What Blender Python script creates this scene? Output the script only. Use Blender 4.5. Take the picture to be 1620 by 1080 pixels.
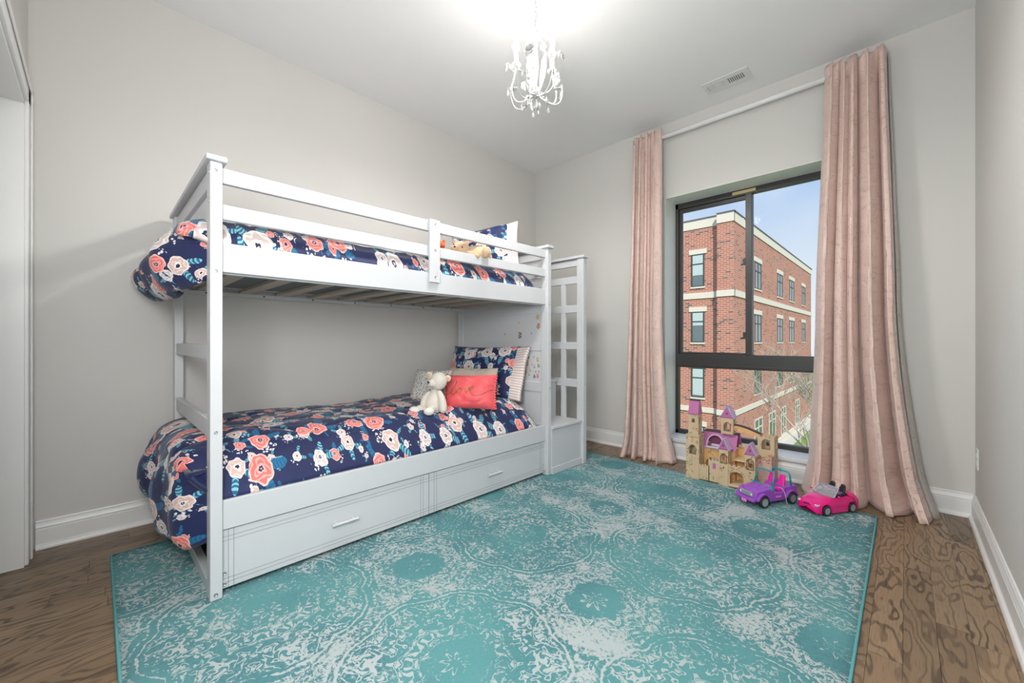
import bpy, bmesh, math, random
from mathutils import Vector, Matrix, Euler, noise
from mathutils.geometry import tessellate_polygon

# ------------------------------------------------------------------ clear
for o in list(bpy.data.objects): bpy.data.objects.remove(o, do_unlink=True)
SC = bpy.context.scene
COL = SC.collection
PI = math.pi
rnd = random.Random(7)

# ------------------------------------------------------------------ camera
YAW = math.radians(44.2)
cam_d = bpy.data.cameras.new('camera'); cam = bpy.data.objects.new('camera', cam_d); COL.objects.link(cam)
cam.location = (0, 0, 1.0); cam.rotation_euler = (PI/2, 0, YAW)
cam_d.sensor_fit = 'HORIZONTAL'; cam_d.sensor_width = 36.0; cam_d.lens = 36.0*640.2/1620.0
cam_d.shift_y = -1.1/1620.0; cam_d.clip_start = 0.02; cam_d.clip_end = 500
SC.camera = cam

# ------------------------------------------------------------------ node helpers
class S:
    """socket wrapper with arithmetic"""
    nt = None
    def __init__(s, x): s.x = x
    @staticmethod
    def m(op, *a, clamp=False):
        n = S.nt.nodes.new('ShaderNodeMath'); n.operation = op; n.use_clamp = clamp
        for i, v in enumerate(a):
            v = v.x if isinstance(v, S) else v
            if isinstance(v, (int, float)): n.inputs[i].default_value = v
            else: S.nt.links.new(v, n.inputs[i])
        return S(n.outputs[0])
    def __add__(a, b): return S.m('ADD', a, b)
    __radd__ = __add__
    def __sub__(a, b): return S.m('SUBTRACT', a, b)
    def __rsub__(a, b): return S.m('SUBTRACT', b, a)
    def __mul__(a, b): return S.m('MULTIPLY', a, b)
    __rmul__ = __mul__
    def __truediv__(a, b): return S.m('DIVIDE', a, b)
    def __gt__(a, b): return S.m('GREATER_THAN', a, b)
    def __lt__(a, b): return S.m('LESS_THAN', a, b)
    def __pow__(a, b): return S.m('POWER', a, b)
def fsin(a): return S.m('SINE', a)
def fcos(a): return S.m('COSINE', a)
def fabs_(a): return S.m('ABSOLUTE', a)
def fmax(a, b): return S.m('MAXIMUM', a, b)
def fmin(a, b): return S.m('MINIMUM', a, b)
def fatan2(a, b): return S.m('ARCTAN2', a, b)
def fround(a): return S.m('ROUND', a)
def fsqrt(a): return S.m('SQRT', a)
def clamp01(a): return S.m('ADD', a, 0.0, clamp=True)
def sstep(e0, e1, x):
    n = S.nt.nodes.new('ShaderNodeMapRange'); n.interpolation_type = 'SMOOTHSTEP'
    S.nt.links.new(x.x, n.inputs[0]); n.inputs[1].default_value = e0; n.inputs[2].default_value = e1
    n.inputs[3].default_value = 0; n.inputs[4].default_value = 1
    return S(n.outputs[0])
def xyz(v):
    n = S.nt.nodes.new('ShaderNodeSeparateXYZ'); S.nt.links.new(v.x, n.inputs[0]); return S(n.outputs[0]), S(n.outputs[1]), S(n.outputs[2])
def vec(x, y, z=0.0):
    n = S.nt.nodes.new('ShaderNodeCombineXYZ')
    for i, v in enumerate((x, y, z)):
        if isinstance(v, S): S.nt.links.new(v.x, n.inputs[i])
        else: n.inputs[i].default_value = v
    return S(n.outputs[0])
def coord(kind):
    if kind == 'Position':
        return S(S.nt.nodes.new('ShaderNodeNewGeometry').outputs['Position'])
    return S(S.nt.nodes.new('ShaderNodeTexCoord').outputs[kind])
def obj_random():
    return S(S.nt.nodes.new('ShaderNodeObjectInfo').outputs['Random'])
def fnoise(v, scale, detail=2.0, rough=0.5, dist=0.0):
    n = S.nt.nodes.new('ShaderNodeTexNoise'); S.nt.links.new(v.x, n.inputs['Vector'])
    n.inputs['Scale'].default_value = scale; n.inputs['Detail'].default_value = detail
    n.inputs['Roughness'].default_value = rough; n.inputs['Distortion'].default_value = dist
    return S(n.outputs[0])
def voronoi2(v, scale, randomness=1.0):
    n = S.nt.nodes.new('ShaderNodeTexVoronoi'); n.voronoi_dimensions = '2D'
    S.nt.links.new(v.x, n.inputs['Vector']); n.inputs['Scale'].default_value = scale; n.inputs['Randomness'].default_value = randomness
    return S(n.outputs['Distance']), S(n.outputs['Color']), S(n.outputs['Position'])
def rgb(c):
    n = S.nt.nodes.new('ShaderNodeRGB'); n.outputs[0].default_value = (*c, 1); return S(n.outputs[0])
def mixc(f, a, b):
    n = S.nt.nodes.new('ShaderNodeMix'); n.data_type = 'RGBA'; n.clamp_factor = True
    for sock, v in ((n.inputs[0], f), (n.inputs[6], a), (n.inputs[7], b)):
        if isinstance(v, S): S.nt.links.new(v.x, sock)
        elif isinstance(v, tuple): sock.default_value = (*v, 1)
        else: sock.default_value = v
    return S(n.outputs[2])
def bumpn(h, strength, dist):
    n = S.nt.nodes.new('ShaderNodeBump'); n.inputs['Strength'].default_value = strength; n.inputs['Distance'].default_value = dist
    S.nt.links.new(h.x, n.inputs['Height']); return S(n.outputs[0])
def lin(c):  # sRGB 0-255 -> linear
    return tuple((v/255/12.92 if v/255 <= 0.04045 else ((v/255+0.055)/1.055)**2.4) for v in c)

MATS = {}
def mat(name, base=(0.8, 0.8, 0.8), rough=0.5, metal=0.0, spec=0.5, build=None, vary=0.06, vscale=6.0, bump=0.0, bscale=200.0, **kw):
    """procedural principled material. build() may return dict(color=, rough=, normal=)"""
    if name in MATS: return MATS[name]
    m = bpy.data.materials.new(name); m.use_nodes = True; nt = m.node_tree; S.nt = nt
    b = nt.nodes['Principled BSDF']
    b.inputs['Roughness'].default_value = rough; b.inputs['Metallic'].default_value = metal
    b.inputs['Specular IOR Level'].default_value = spec
    for k, v in kw.items():
        b.inputs[k.replace('_', ' ')].default_value = v if not isinstance(v, tuple) else (*v, 1)
    r = build() if build else {}
    if 'color' not in r:
        nz = fnoise(coord('Object'), vscale, 3.0)
        r['color'] = mixc(nz, tuple(c*(1-vary) for c in base), tuple(min(1, c*(1+vary)) for c in base))
    nt.links.new(r['color'].x, b.inputs['Base Color'])
    if 'rough' in r: nt.links.new(r['rough'].x, b.inputs['Roughness'])
    if 'alpha' in r: nt.links.new(r['alpha'].x, b.inputs['Alpha'])
    if 'normal' in r: nt.links.new(r['normal'].x, b.inputs['Normal'])
    elif bump:
        nt.links.new(bumpn(fnoise(coord('Object'), bscale, 3.0), bump, 0.002).x, b.inputs['Normal'])
    MATS[name] = m
    return m
def emit(name, color, strength):
    m = bpy.data.materials.new(name); m.use_nodes = True; nt = m.node_tree; nt.nodes.clear()
    e = nt.nodes.new('ShaderNodeEmission'); e.inputs[0].default_value = (*color, 1); e.inputs[1].default_value = strength
    o = nt.nodes.new('ShaderNodeOutputMaterial'); nt.links.new(e.outputs[0], o.inputs[0])
    return m

# ------------------------------------------------------------------ world, sun, exposure
w = bpy.data.worlds.new('sky'); SC.world = w; w.use_nodes = True; nt = w.node_tree; S.nt = nt
_, _, wz = xyz(coord('Generated'))
skyc = mixc(sstep(0.0, 0.5, wz), lin((238, 243, 250)), lin((140, 185, 240)))
cl = fnoise(coord('Generated'), 2.2, 5.0, 0.6)
skyc = mixc(sstep(0.45, 0.75, cl)*0.55, skyc, lin((245, 248, 252)))
bg = nt.nodes['Background']; nt.links.new(skyc.x, bg.inputs[0]); bg.inputs[1].default_value = 0.75
sun_d = bpy.data.lights.new('sun', 'SUN'); sun = bpy.data.objects.new('sun', sun_d); COL.objects.link(sun)
sun_d.energy = 3.6; sun_d.angle = math.radians(1.5); sun_d.color = (1.0, 0.95, 0.88)
sun.rotation_euler = Vector((-0.55, 0.62, -0.75)).to_track_quat('-Z', 'Y').to_euler()
# soft fill light added behind the camera to brighten the room evenly
fill_d = bpy.data.lights.new('fill_light', 'POINT'); fill_l = bpy.data.objects.new('fill_light', fill_d); COL.objects.link(fill_l)
fill_d.energy = 88.0; fill_d.shadow_soft_size = 0.30; fill_d.color = (0.97, 0.99, 1.0)
fill_l.location = (-0.26, -0.24, 1.45)
VS = SC.view_settings
SC.display_settings.display_device = 'sRGB'
VS.view_transform = 'Standard'; VS.look = 'None'; VS.gamma = 1.0; VS.use_curve_mapping = False; VS.exposure = 0.46
BULB_STRENGTH = 72.0
LAMP_WATTS = 20.0

# ------------------------------------------------------------------ mesh helpers
class MB:
    def __init__(s): s.v = []; s.f = []; s.uv = {}
    def quadbox(s, P):
        n = len(s.v); s.v += [Vector(p) for p in P]
        for q in ((0,3,2,1),(4,5,6,7),(0,1,5,4),(1,2,6,5),(2,3,7,6),(3,0,4,7)): s.f.append(tuple(n+i for i in q))
        return s
    def box(s, x0, x1, y0, y1, z0, z1):
        if x0 > x1: x0, x1 = x1, x0
        if y0 > y1: y0, y1 = y1, y0
        if z0 > z1: z0, z1 = z1, z0
        return s.quadbox([(x0,y0,z0),(x1,y0,z0),(x1,y1,z0),(x0,y1,z0),(x0,y0,z1),(x1,y0,z1),(x1,y1,z1),(x0,y1,z1)])
    def tube(s, pts, r, n=8, cap=True, closed=False):
        pts = [Vector(p) for p in pts]; L = len(pts)
        R = r if isinstance(r, (list, tuple)) else [r]*L
        base = len(s.v); up = None
        for i, p in enumerate(pts):
            if closed: d = pts[(i+1) % L]-pts[i-1]
            else: d = pts[min(i+1, L-1)]-pts[max(i-1, 0)]
            d = d.normalized() if d.length > 1e-9 else Vector((0,0,1))
            if up is None:
                up = Vector((0,0,1)) if abs(d.z) < 0.9 else Vector((1,0,0))
            a = d.cross(up); a = a.normalized() if a.length > 1e-6 else d.orthogonal().normalized()
            b = a.cross(d).normalized(); up = b
            for k in range(n):
                t = 2*PI*k/n; s.v.append(p+(a*math.cos(t)+b*math.sin(t))*R[i])
        for i in range(L if closed else L-1):
            j = (i+1) % L
            for k in range(n):
                k2 = (k+1) % n
                s.f.append((base+i*n+k, base+i*n+k2, base+j*n+k2, base+j*n+k))
        if cap and not closed:
            s.f.append(tuple(base+k for k in range(n))[::-1]); s.f.append(tuple(base+(L-1)*n+k for k in range(n)))
        return s
    def lathe(s, prof, n=16, M=None):
        M = M or Matrix(); base = len(s.v); L = len(prof)
        for r, z in prof:
            for k in range(n):
                t = 2*PI*k/n; s.v.append(M @ Vector((r*math.cos(t), r*math.sin(t), z)))
        for i in range(L-1):
            for k in range(n):
                k2 = (k+1) % n; s.f.append((base+i*n+k, base+i*n+k2, base+(i+1)*n+k2, base+(i+1)*n+k))
        s.f.append(tuple(base+k for k in range(n))[::-1]); s.f.append(tuple(base+(L-1)*n+k for k in range(n)))
        return s
    def ellip(s, c, r, n=16, m=10, rot=None, fn=None):
        base = len(s.v); c = Vector(c); R = (rot or Euler((0,0,0))).to_matrix()
        for i in range(m+1):
            ph = -PI/2+PI*i/m
            for k in range(n):
                th = 2*PI*k/n; u = Vector((math.cos(ph)*math.cos(th), math.cos(ph)*math.sin(th), math.sin(ph)))
                p = Vector((u.x*r[0], u.y*r[1], u.z*r[2]))
                if fn: p = fn(p, u)
                s.v.append(c+R @ p)
        for i in range(m):
            for k in range(n):
                k2 = (k+1) % n; s.f.append((base+i*n+k, base+i*n+k2, base+(i+1)*n+k2, base+(i+1)*n+k))
        return s
    def extrude(s, loops, fn, d0, d1):
        """loops: outer + holes of 2D points; fn(a,b,d)->3D"""
        tri = tessellate_polygon([[Vector((a, b, 0)) for a, b in lp] for lp in loops])
        flat = [p for lp in loops for p in lp]; n = len(s.v); N = len(flat)
        s.v += [Vector(fn(a, b, d0)) for a, b in flat]+[Vector(fn(a, b, d1)) for a, b in flat]
        for t in tri:
            s.f.append(tuple(n+i for i in t)); s.f.append(tuple(n+N+i for i in t[::-1]))
        o = 0
        for lp in loops:
            L = len(lp)
            for i in range(L):
                j = (i+1) % L; s.f.append((n+o+i, n+o+j, n+N+o+j, n+N+o+i))
            o += L
        return s
    def grid(s, nu, nv, fn, uvfn=None):
        base = len(s.v)
        for j in range(nv+1):
            for i in range(nu+1):
                u, v = i/nu, j/nv; s.v.append(Vector(fn(u, v)))
                if uvfn: s.uv[base+j*(nu+1)+i] = uvfn(u, v)
        for j in range(nv):
            for i in range(nu):
                a = base+j*(nu+1)+i; s.f.append((a, a+1, a+nu+2, a+nu+1))
        return s
    def build(s, name, m, parent=None, world=True, smooth=False, bevel=0.0, seg=2, sub=0, solid=0.0, origin=None, fixn=True):
        off = Vector((0,0,0)); p = parent
        while p is not None:
            if p.parent is None and not world: break
            off += p.location; p = p.parent
        lo = Vector((min(v.x for v in s.v), min(v.y for v in s.v), min(v.z for v in s.v)))
        hi = Vector((max(v.x for v in s.v), max(v.y for v in s.v), max(v.z for v in s.v)))
        c = Vector(origin) if origin else Vector(((lo.x+hi.x)/2, (lo.y+hi.y)/2, lo.z))
        me = bpy.data.meshes.new(name); me.from_pydata([v-c for v in s.v], [], s.f)
        if s.uv:
            l = me.uv_layers.new(name='UVMap')
            for lp in me.loops: l.data[lp.index].uv = s.uv.get(lp.vertex_index, (0, 0))
        if fixn:
            bm = bmesh.new(); bm.from_mesh(me); bmesh.ops.recalc_face_normals(bm, faces=bm.faces); bm.to_mesh(me); bm.free()
        if smooth:
            for p_ in me.polygons: p_.use_smooth = True
        me.update()
        o = bpy.data.objects.new(name, me); COL.objects.link(o); o.location = c-off
        if parent: o.parent = parent
        if m: me.materials.append(m)
        if solid:
            q = o.modifiers.new('solid', 'SOLIDIFY'); q.thickness = solid; q.offset = -1
        if bevel:
            q = o.modifiers.new('bevel', 'BEVEL'); q.width = bevel; q.segments = seg; q.limit_method = 'ANGLE'; q.angle_limit = math.radians(40)
            if smooth is False:
                for p_ in me.polygons: p_.use_smooth = True
                q.harden_normals = True
        if sub:
            q = o.modifiers.new('sub', 'SUBSURF'); q.levels = sub; q.render_levels = sub
        return o
def tag(o, label=None, cat=None, group=None, kind=None):
    for k, v in (('label', label), ('category', cat), ('group', group), ('kind', kind)):
        if v: o[k] = v
    return o
def thing(name, label, cat, loc=(0,0,0), rot=(0,0,0), group=None):
    o = bpy.data.objects.new(name, None); COL.objects.link(o); o.location = loc; o.rotation_euler = rot
    o.empty_display_size = 0.1
    return tag(o, label, cat, group)
def bx(name, m, parent, x0, x1, y0, y1, z0, z1, bevel=0.003, **k):
    return MB().box(x0, x1, y0, y1, z0, z1).build(name, m, parent, bevel=bevel, **k)
def share(o, name, loc, parent=None, rot=None, scale=None):
    c = o.copy(); c.name = name; COL.objects.link(c); c.location = loc; c.parent = parent if parent else o.parent
    if rot is not None: c.rotation_euler = rot
    if scale is not None: c.scale = scale
    return c
def arch(cx, z0, w, zs, n=8, pointed=False):
    """arch loop: bottom z0, spring zs, width w"""
    P = [(cx-w/2, z0), (cx+w/2, z0)]
    for i in range(n+1):
        t = PI*i/n
        r = w/2; zz = zs+math.sin(t)*r*(1.25 if pointed else 1.0)
        P.append((cx+math.cos(t)*r, zz))
    return P
def struct(o): return tag(o, kind='structure')

# ------------------------------------------------------------------ materials
def wall_build():
    p = coord('Position'); n1 = fnoise(p, 260, 2.0); n2 = fnoise(p, 1.5, 2.0)
    return dict(color=mixc(n2, (0.640, 0.627, 0.600), (0.668, 0.655, 0.628)), normal=bumpn(n1, 0.06, 0.002))
M_wall = mat('greige wall paint', rough=0.72, spec=0.3, build=wall_build)
M_ceil = mat('white ceiling paint', (0.88, 0.88, 0.885), 0.85, vary=0.015, bump=0.05, bscale=180, spec=0.2)
M_trim = mat('white gloss trim', (0.80, 0.80, 0.79), 0.35, vary=0.02)
M_bed = mat('white lacquered wood', (0.59, 0.60, 0.62), 0.38, vary=0.02, bump=0.02, bscale=60)
M_groove = mat('grey groove paint', (0.36, 0.37, 0.39), 0.6)
M_bolt = mat('brushed steel', (0.55, 0.56, 0.57), 0.35, metal=0.9)
M_black_frame = mat('bronze black aluminium', (0.040, 0.038, 0.038), 0.38, vary=0.15)
M_white_pl = mat('white plastic', (0.78, 0.78, 0.77), 0.4, vary=0.02)
M_dark = mat('dark void', (0.02, 0.022, 0.025), 0.7)
def wood_build():
    p = coord('Position'); r = obj_random(); x, y, z = xyz(p)
    off = r*37.0
    xx = x*1.0+off; yy = y*1.0+off*1.7
    d = fnoise(vec(xx*5.0, yy*1.3, off), 1.0, 3.0, 0.55)
    ring = fsin(d*105.0+xx*70.0)
    ring = sstep(0.15, 0.95, ring)*(0.45+sstep(0.35, 0.65, fnoise(vec(xx*9.0, yy*2.0, off+3.0), 1.0, 2.0))*0.55)
    pore = fnoise(vec(xx*260.0, yy*14.0, off), 1.0, 3.0, 0.6)
    blot = fnoise(vec(xx*3.0, yy*1.0, off), 1.4, 2.0)
    g = ring*0.72+sstep(0.45, 0.75, pore)*0.32
    base = mixc(r, (0.17, 0.108, 0.060), (0.33, 0.215, 0.125))
    base = mixc(blot*0.5, base, (0.25, 0.185, 0.12))
    c = mixc(g, base, (0.045, 0.029, 0.019))
    return dict(color=c, rough=0.30+pore*0.16, normal=bumpn(g*-1.0+pore*0.3, 0.12, 0.002))
M_oak = mat('brown stained oak', build=wood_build, spec=0.45)
def pine_build():
    p = coord('Object'); x, y, z = xyz(p)
    n = fnoise(vec(x*3, y*60, z*60), 1.0, 3.0)
    return dict(color=mixc(n, (0.43, 0.37, 0.30), (0.60, 0.53, 0.45)))
M_pine = mat('raw pine slat', build=pine_build, rough=0.7)

# --- floral print
def floral_build():
    uv = coord('UV')
    wob = fnoise(uv, 22.0, 2.0)
    u, v, _ = xyz(uv)
    u = u+(wob-0.5)*0.020; v = v+(fnoise(uv, 27.0, 2.0)-0.5)*0.020
    navy = mixc(fnoise(uv, 3.0, 2.0), (0.008, 0.012, 0.062), (0.016, 0.026, 0.105))
    col = navy
    def layer(col, cell, ox, oy, rndness, Rmin, Rvar, petals, leaf):
        P = vec(u+ox, v+oy)
        d, c, pos = voronoi2(P, 1.0/cell, rndness)
        px, py, _ = xyz(pos)
        dx = (u+ox)-px; dy = (v+oy)-py
        r = fsqrt(dx*dx+dy*dy); th = fatan2(dy, dx)
        cr, cg, cb = xyz(c)
        R = (cr*Rvar+Rmin)*cell
        # leaves: teal-blue fan reaching out of one side of each bloom
        ph = cg*6.283
        if leaf:
            fan = fcos(th-ph)
            lob = fmax(fcos(th*5.0+ph*3.0), 0.0)
            Rl = R*(0.95+leaf*(lob ** 0.8))
            m1 = (r < Rl)*(fan > 0.12)
            vein = fsin(r/cell*70.0+fcos(th*5.0+ph*3.0)*5.0)
            lc = mixc(sstep(0.1, 0.7, vein), (0.006, 0.105, 0.235), (0.010, 0.165, 0.33))
            light = (fsin(th*5.0+ph*3.0+1.3) > 0.25)*(cb > 0.45)
            lc = mixc(light*sstep(-0.3, 0.5, vein), lc, (0.22, 0.52, 0.56))
            col = mixc(m1, col, lc)
            # twig of white buds on the far side
            fan2 = fcos(th-ph+2.6)
            bd_, _, _ = voronoi2(vec(u+ox, v+oy), 1.0/(cell*0.105), 0.9)
            col = mixc((r < R*1.75)*(r > R*1.05)*(fan2 > 0.86)*(bd_ < 0.30), col, (0.78, 0.74, 0.74))
        edge = R*(1.0+0.045*fsin(th*(petals+2.0)+ph)+0.05*fsin(th*3.0-ph*2.0))
        inside = r < edge
        q = r/edge
        coral = mixc(sstep(0.1, 0.9, fsin(q*17.0+fsin(th*3.0+ph)*2.4+th)), (0.80, 0.17, 0.15), (0.90, 0.40, 0.36))
        blush = mixc(sstep(0.3, 0.95, fsin(q*12.0+fsin(th*4.0+ph)*2.0-th)), (0.66, 0.45, 0.41), (0.80, 0.66, 0.62))
        white = mixc(sstep(0.2, 0.9, fsin(q*10.0+fsin(th*5.0)*1.5)), (0.64, 0.52, 0.50), (0.82, 0.76, 0.74))
        fc = mixc(cb > 0.42, coral, mixc(cg > 0.5, blush, white))
        fc = mixc(q > 0.88, fc, mixc(cb > 0.42, (0.93, 0.55, 0.50), (0.84, 0.74, 0.70)))
        fc = mixc(q < 0.36, fc, mixc(cb > 0.42, (0.88, 0.42, 0.40), (0.86, 0.82, 0.80)))
        fc = mixc(q < (0.21+0.03*fsin(th*5.0)), fc, (0.010, 0.014, 0.055))
        fc = mixc((q < 0.09)*(cg > 0.4), fc, (0.45, 0.42, 0.48))
        return mixc(inside, col, fc)
    col = layer(col, 0.088, 0.31, 0.77, 0.95, 0.10, 0.18, 4.0, 1.35)
    col = layer(col, 0.152, 0.0, 0.0, 0.85, 0.17, 0.18, 5.0, 1.35)
    cr = fnoise(uv, 14.0, 4.0, 0.6, 0.6); cr2 = fnoise(uv, 90.0, 2.0)
    return dict(color=col, normal=bumpn(cr+cr2*0.06, 0.35, 0.012))
M_floral = mat('navy floral cotton', build=floral_build, rough=0.62, spec=0.35, Sheen_Weight=0.15)
def stripe_build():
    u, v, _ = xyz(coord('UV'))
    s = fsin(v*6.283/0.021+fnoise(coord('UV'), 20.0)*0.8)
    return dict(color=mixc(sstep(0.82, 0.95, s), (0.76, 0.68, 0.64), (0.34, 0.16, 0.22)),
                normal=bumpn(fnoise(coord('UV'), 30.0, 3.0), 0.4, 0.008))
M_stripe = mat('pink striped cotton', build=stripe_build, rough=0.75)
def quilt_build():
    p = coord('Object'); n = fnoise(p, 30, 3)
    return dict(color=mixc(sstep(0.52, 0.60, fsin(n*40.0)*0.5+0.5), (0.70, 0.69, 0.67), (0.30, 0.30, 0.31)))
M_ticking = mat('white printed mattress border', build=quilt_build, rough=0.8)
M_mattress = mat('grey mattress cover', (0.16, 0.18, 0.185), 0.85, bump=0.2)
M_sheet = mat('white cotton lining', (0.72, 0.70, 0.69), 0.8, bump=0.2, bscale=90)

# --- rug
RA = (-1.40, 1.55); E1 = (0.69, 0.33); E2 = (0.41, -0.78)
def rug_build():
    p = coord('Position'); x, y, z = xyz(p)
    nz = fnoise(p, 16.0, 2.0); nz2 = fnoise(vec(y, x, 3.0), 15.0, 2.0)
    xx = x+(nz-0.5)*0.035; yy = y+(nz2-0.5)*0.035
    det = E1[0]*E2[1]-E1[1]*E2[0]
    dx = xx-RA[0]; dy = yy-RA[1]
    a = (dx*E2[1]-dy*E2[0])/det; b = (dy*E1[0]-dx*E1[1])/det
    def local(sh):
        fa = a-sh; fb = b-sh
        fa = fa-fround(fa); fb = fb-fround(fb)
        lx = fa*E1[0]+fb*E2[0]; ly = fa*E1[1]+fb*E2[1]
        return fsqrt(lx*lx+ly*ly), fatan2(ly, lx)
    r1, t1 = local(0.0); r2, t2 = local(0.5)
    def ring(r, c, wd): return 1.0-sstep(0.0, wd, fabs_(r-c))
    def fold(r, t, half):
        q = S.m('PINGPONG', t, half); return vec(r*fcos(q), r*fsin(q))
    def filigree(v, sc, seed, w1, w2):
        x_, y_, _ = xyz(v)
        n = fnoise(vec(x_, y_, seed), sc, 1.2, 0.5, 0.6)
        line = 1.0-sstep(w1*0.6, w1, fabs_(n-0.50)); blob = sstep(w2, w2+0.03, n)
        return fmax(line, blob)
    c8 = fcos(t1*8.0); lob = fabs_(fcos(t1*4.0))
    f1 = filigree(fold(r1, t1, PI/8), 30.0, 2.0, 0.045, 0.60)
    rs = r1-0.030*lob
    big = f1*sstep(0.095, 0.125, r1)*(1.0-sstep(0.305, 0.315, rs))
    big = big+ring(r1, 0.030+0.014*c8, 0.013)+f1*0.55*(r1 > 0.055)*(r1 < 0.11)
    big = big+ring(rs, 0.325, 0.008)+ring(rs, 0.352, 0.008)*(fsin(t1*96.0) > -0.3)
    # small rosette
    d8 = fcos(t2*8.0)
    f2 = filigree(fold(r2, t2, PI/8), 40.0, 7.0, 0.045, 0.59)
    small = ring(r2, 0.030+0.018*d8, 0.014)+f2*sstep(0.075, 0.125, r2)*(1.0-sstep(0.23, 0.25, r2))
    inb = r1 < 0.385
    orn = clamp01(mixf(inb, small, big))
    sc = fnoise(p, 30.0, 1.0, 0.5, 1.2)
    fill = (1.0-sstep(0.025, 0.045, fabs_(sc-0.5)))*(r1 > 0.37)*(r2 > 0.22)
    orn = clamp01(orn+fill*0.8)
    low = fnoise(vec(x*1.0, y*1.5, 0.0), 2.1, 3.0, 0.55)
    mid = fnoise(vec(x*1.0, y*1.0, 5.0), 9.0, 3.0, 0.6)
    streak = fnoise(vec(x*10.0, y*45.0, 1.0), 1.0, 4.0, 0.7)
    grit = fnoise(p, 75.0, 4.0, 0.85)
    between = sstep(0.28, 0.42, r1)*sstep(0.08, 0.24, r2)
    wear = (sstep(0.36, 0.64, low)-0.5)*0.80+(mid-0.5)*0.8+between*0.40+(streak-0.5)*0.7-0.10
    v = orn*(0.58-wear*0.2)+wear*0.80+(grit-0.5)*1.9
    white = sstep(0.32, 0.47, v)
    tn = fnoise(p, 2.0, 2.0)
    teal = mixc(sstep(0.35, 0.65, tn), (0.016, 0.185, 0.225), (0.075, 0.330, 0.345))
    teal = mixc(sstep(0.3, 0.7, grit)*0.5, teal, (0.10, 0.40, 0.41))
    c = mixc(white*0.93, teal, (0.56, 0.63, 0.63))
    h = fnoise(p, 420.0, 3.0, 0.7)
    return dict(color=c, normal=bumpn(h+white*0.25, 0.9, 0.006))
def mixf(f, a, b):
    return a+(b-a)*f
M_rug = mat('teal medallion pile', build=rug_build, rough=0.95, spec=0.1, Sheen_Weight=0.25)
M_rugedge = mat('teal rug binding', (0.10, 0.34, 0.36), 0.9, bump=0.6, bscale=160)

# --- curtain velvet
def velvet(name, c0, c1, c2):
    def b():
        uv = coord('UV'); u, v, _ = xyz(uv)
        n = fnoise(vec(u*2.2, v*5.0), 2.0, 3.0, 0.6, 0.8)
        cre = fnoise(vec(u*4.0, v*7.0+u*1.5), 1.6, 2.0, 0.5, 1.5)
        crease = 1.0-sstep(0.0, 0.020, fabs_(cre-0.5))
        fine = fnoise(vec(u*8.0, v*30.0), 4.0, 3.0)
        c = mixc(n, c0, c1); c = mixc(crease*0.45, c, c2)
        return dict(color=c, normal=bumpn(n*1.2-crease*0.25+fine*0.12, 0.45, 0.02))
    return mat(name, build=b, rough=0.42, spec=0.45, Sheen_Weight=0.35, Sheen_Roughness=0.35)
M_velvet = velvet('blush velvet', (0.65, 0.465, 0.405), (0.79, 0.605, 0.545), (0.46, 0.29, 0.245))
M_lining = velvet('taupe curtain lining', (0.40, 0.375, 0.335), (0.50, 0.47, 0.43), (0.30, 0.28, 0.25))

# --- outside
def brick_mat(name, axis, red):
    def b():
        p = coord('Position'); x, y, z = xyz(p)
        hcoord = x if axis == 'x' else y
        n = S.nt.nodes.new('ShaderNodeTexBrick'); S.nt.links.new(vec(hcoord, z).x, n.inputs['Vector'])
        n.inputs['Color1'].default_value = (0, 0, 0, 1); n.inputs['Color2'].default_value = (1, 1, 1, 1); n.inputs['Mortar'].default_value = (0.5, 0.5, 0.5, 1)
        n.inputs['Scale'].default_value = 1.0; n.inputs['Brick Width'].default_value = 0.31; n.inputs['Row Height'].default_value = 0.105
        n.inputs['Mortar Size'].default_value = 0.011; n.inputs['Mortar Smooth'].default_value = 0.1
        rv, _, _ = xyz(S(n.outputs['Color'])); mort = S(n.outputs['Fac'])
        blot = fnoise(p, 0.5, 3.0)
        c = mixc(rv, tuple(q*0.95 for q in red), tuple(min(1, q*1.2) for q in red))
        c = mixc(rv > 0.88, c, (0.10, 0.075, 0.07))
        c = mixc(blot*0.35, c, (0.42, 0.24, 0.18))
        c = mixc(mort, c, (0.58, 0.47, 0.39))
        return dict(color=c, normal=bumpn(1.0-mort, 0.4, 0.02))
    return mat(name, build=b, rough=0.9, spec=0.2)
M_brick_x = brick_mat('red brick bond on street front', 'x', (0.42, 0.135, 0.095))
M_brick_y = brick_mat('red brick bond on side front', 'y', (0.42, 0.135, 0.095))
M_stone = mat('cream cast stone', (0.66, 0.61, 0.52), 0.85, bump=0.1, bscale=5)
M_coping = mat('dark metal coping', (0.10, 0.10, 0.11), 0.5)
M_bframe = mat('dark green grey window frame', (0.045, 0.06, 0.062), 0.5)
M_cream = mat('cream window frame', (0.66, 0.62, 0.52), 0.6)
M_bglass = mat('reflective window glass', (0.12, 0.16, 0.17), 0.06, spec=0.8, vary=0.3, vscale=1.2)
M_blind = mat('pale roller blind', (0.46, 0.54, 0.53), 0.6)
M_grass = mat('lawn grass', (0.16, 0.24, 0.06), 0.95, vary=0.4, vscale=3.0, bump=0.5, bscale=20)
M_pave = mat('concrete path', (0.50, 0.48, 0.43), 0.9, vary=0.1)
M_bark = mat('grey brown bark', (0.46, 0.40, 0.33), 0.9, vary=0.2, bump=0.4, bscale=40)
M_leaf = mat('yellow green spring leaf', (0.34, 0.33, 0.08), 0.8, vary=0.3)

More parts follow.
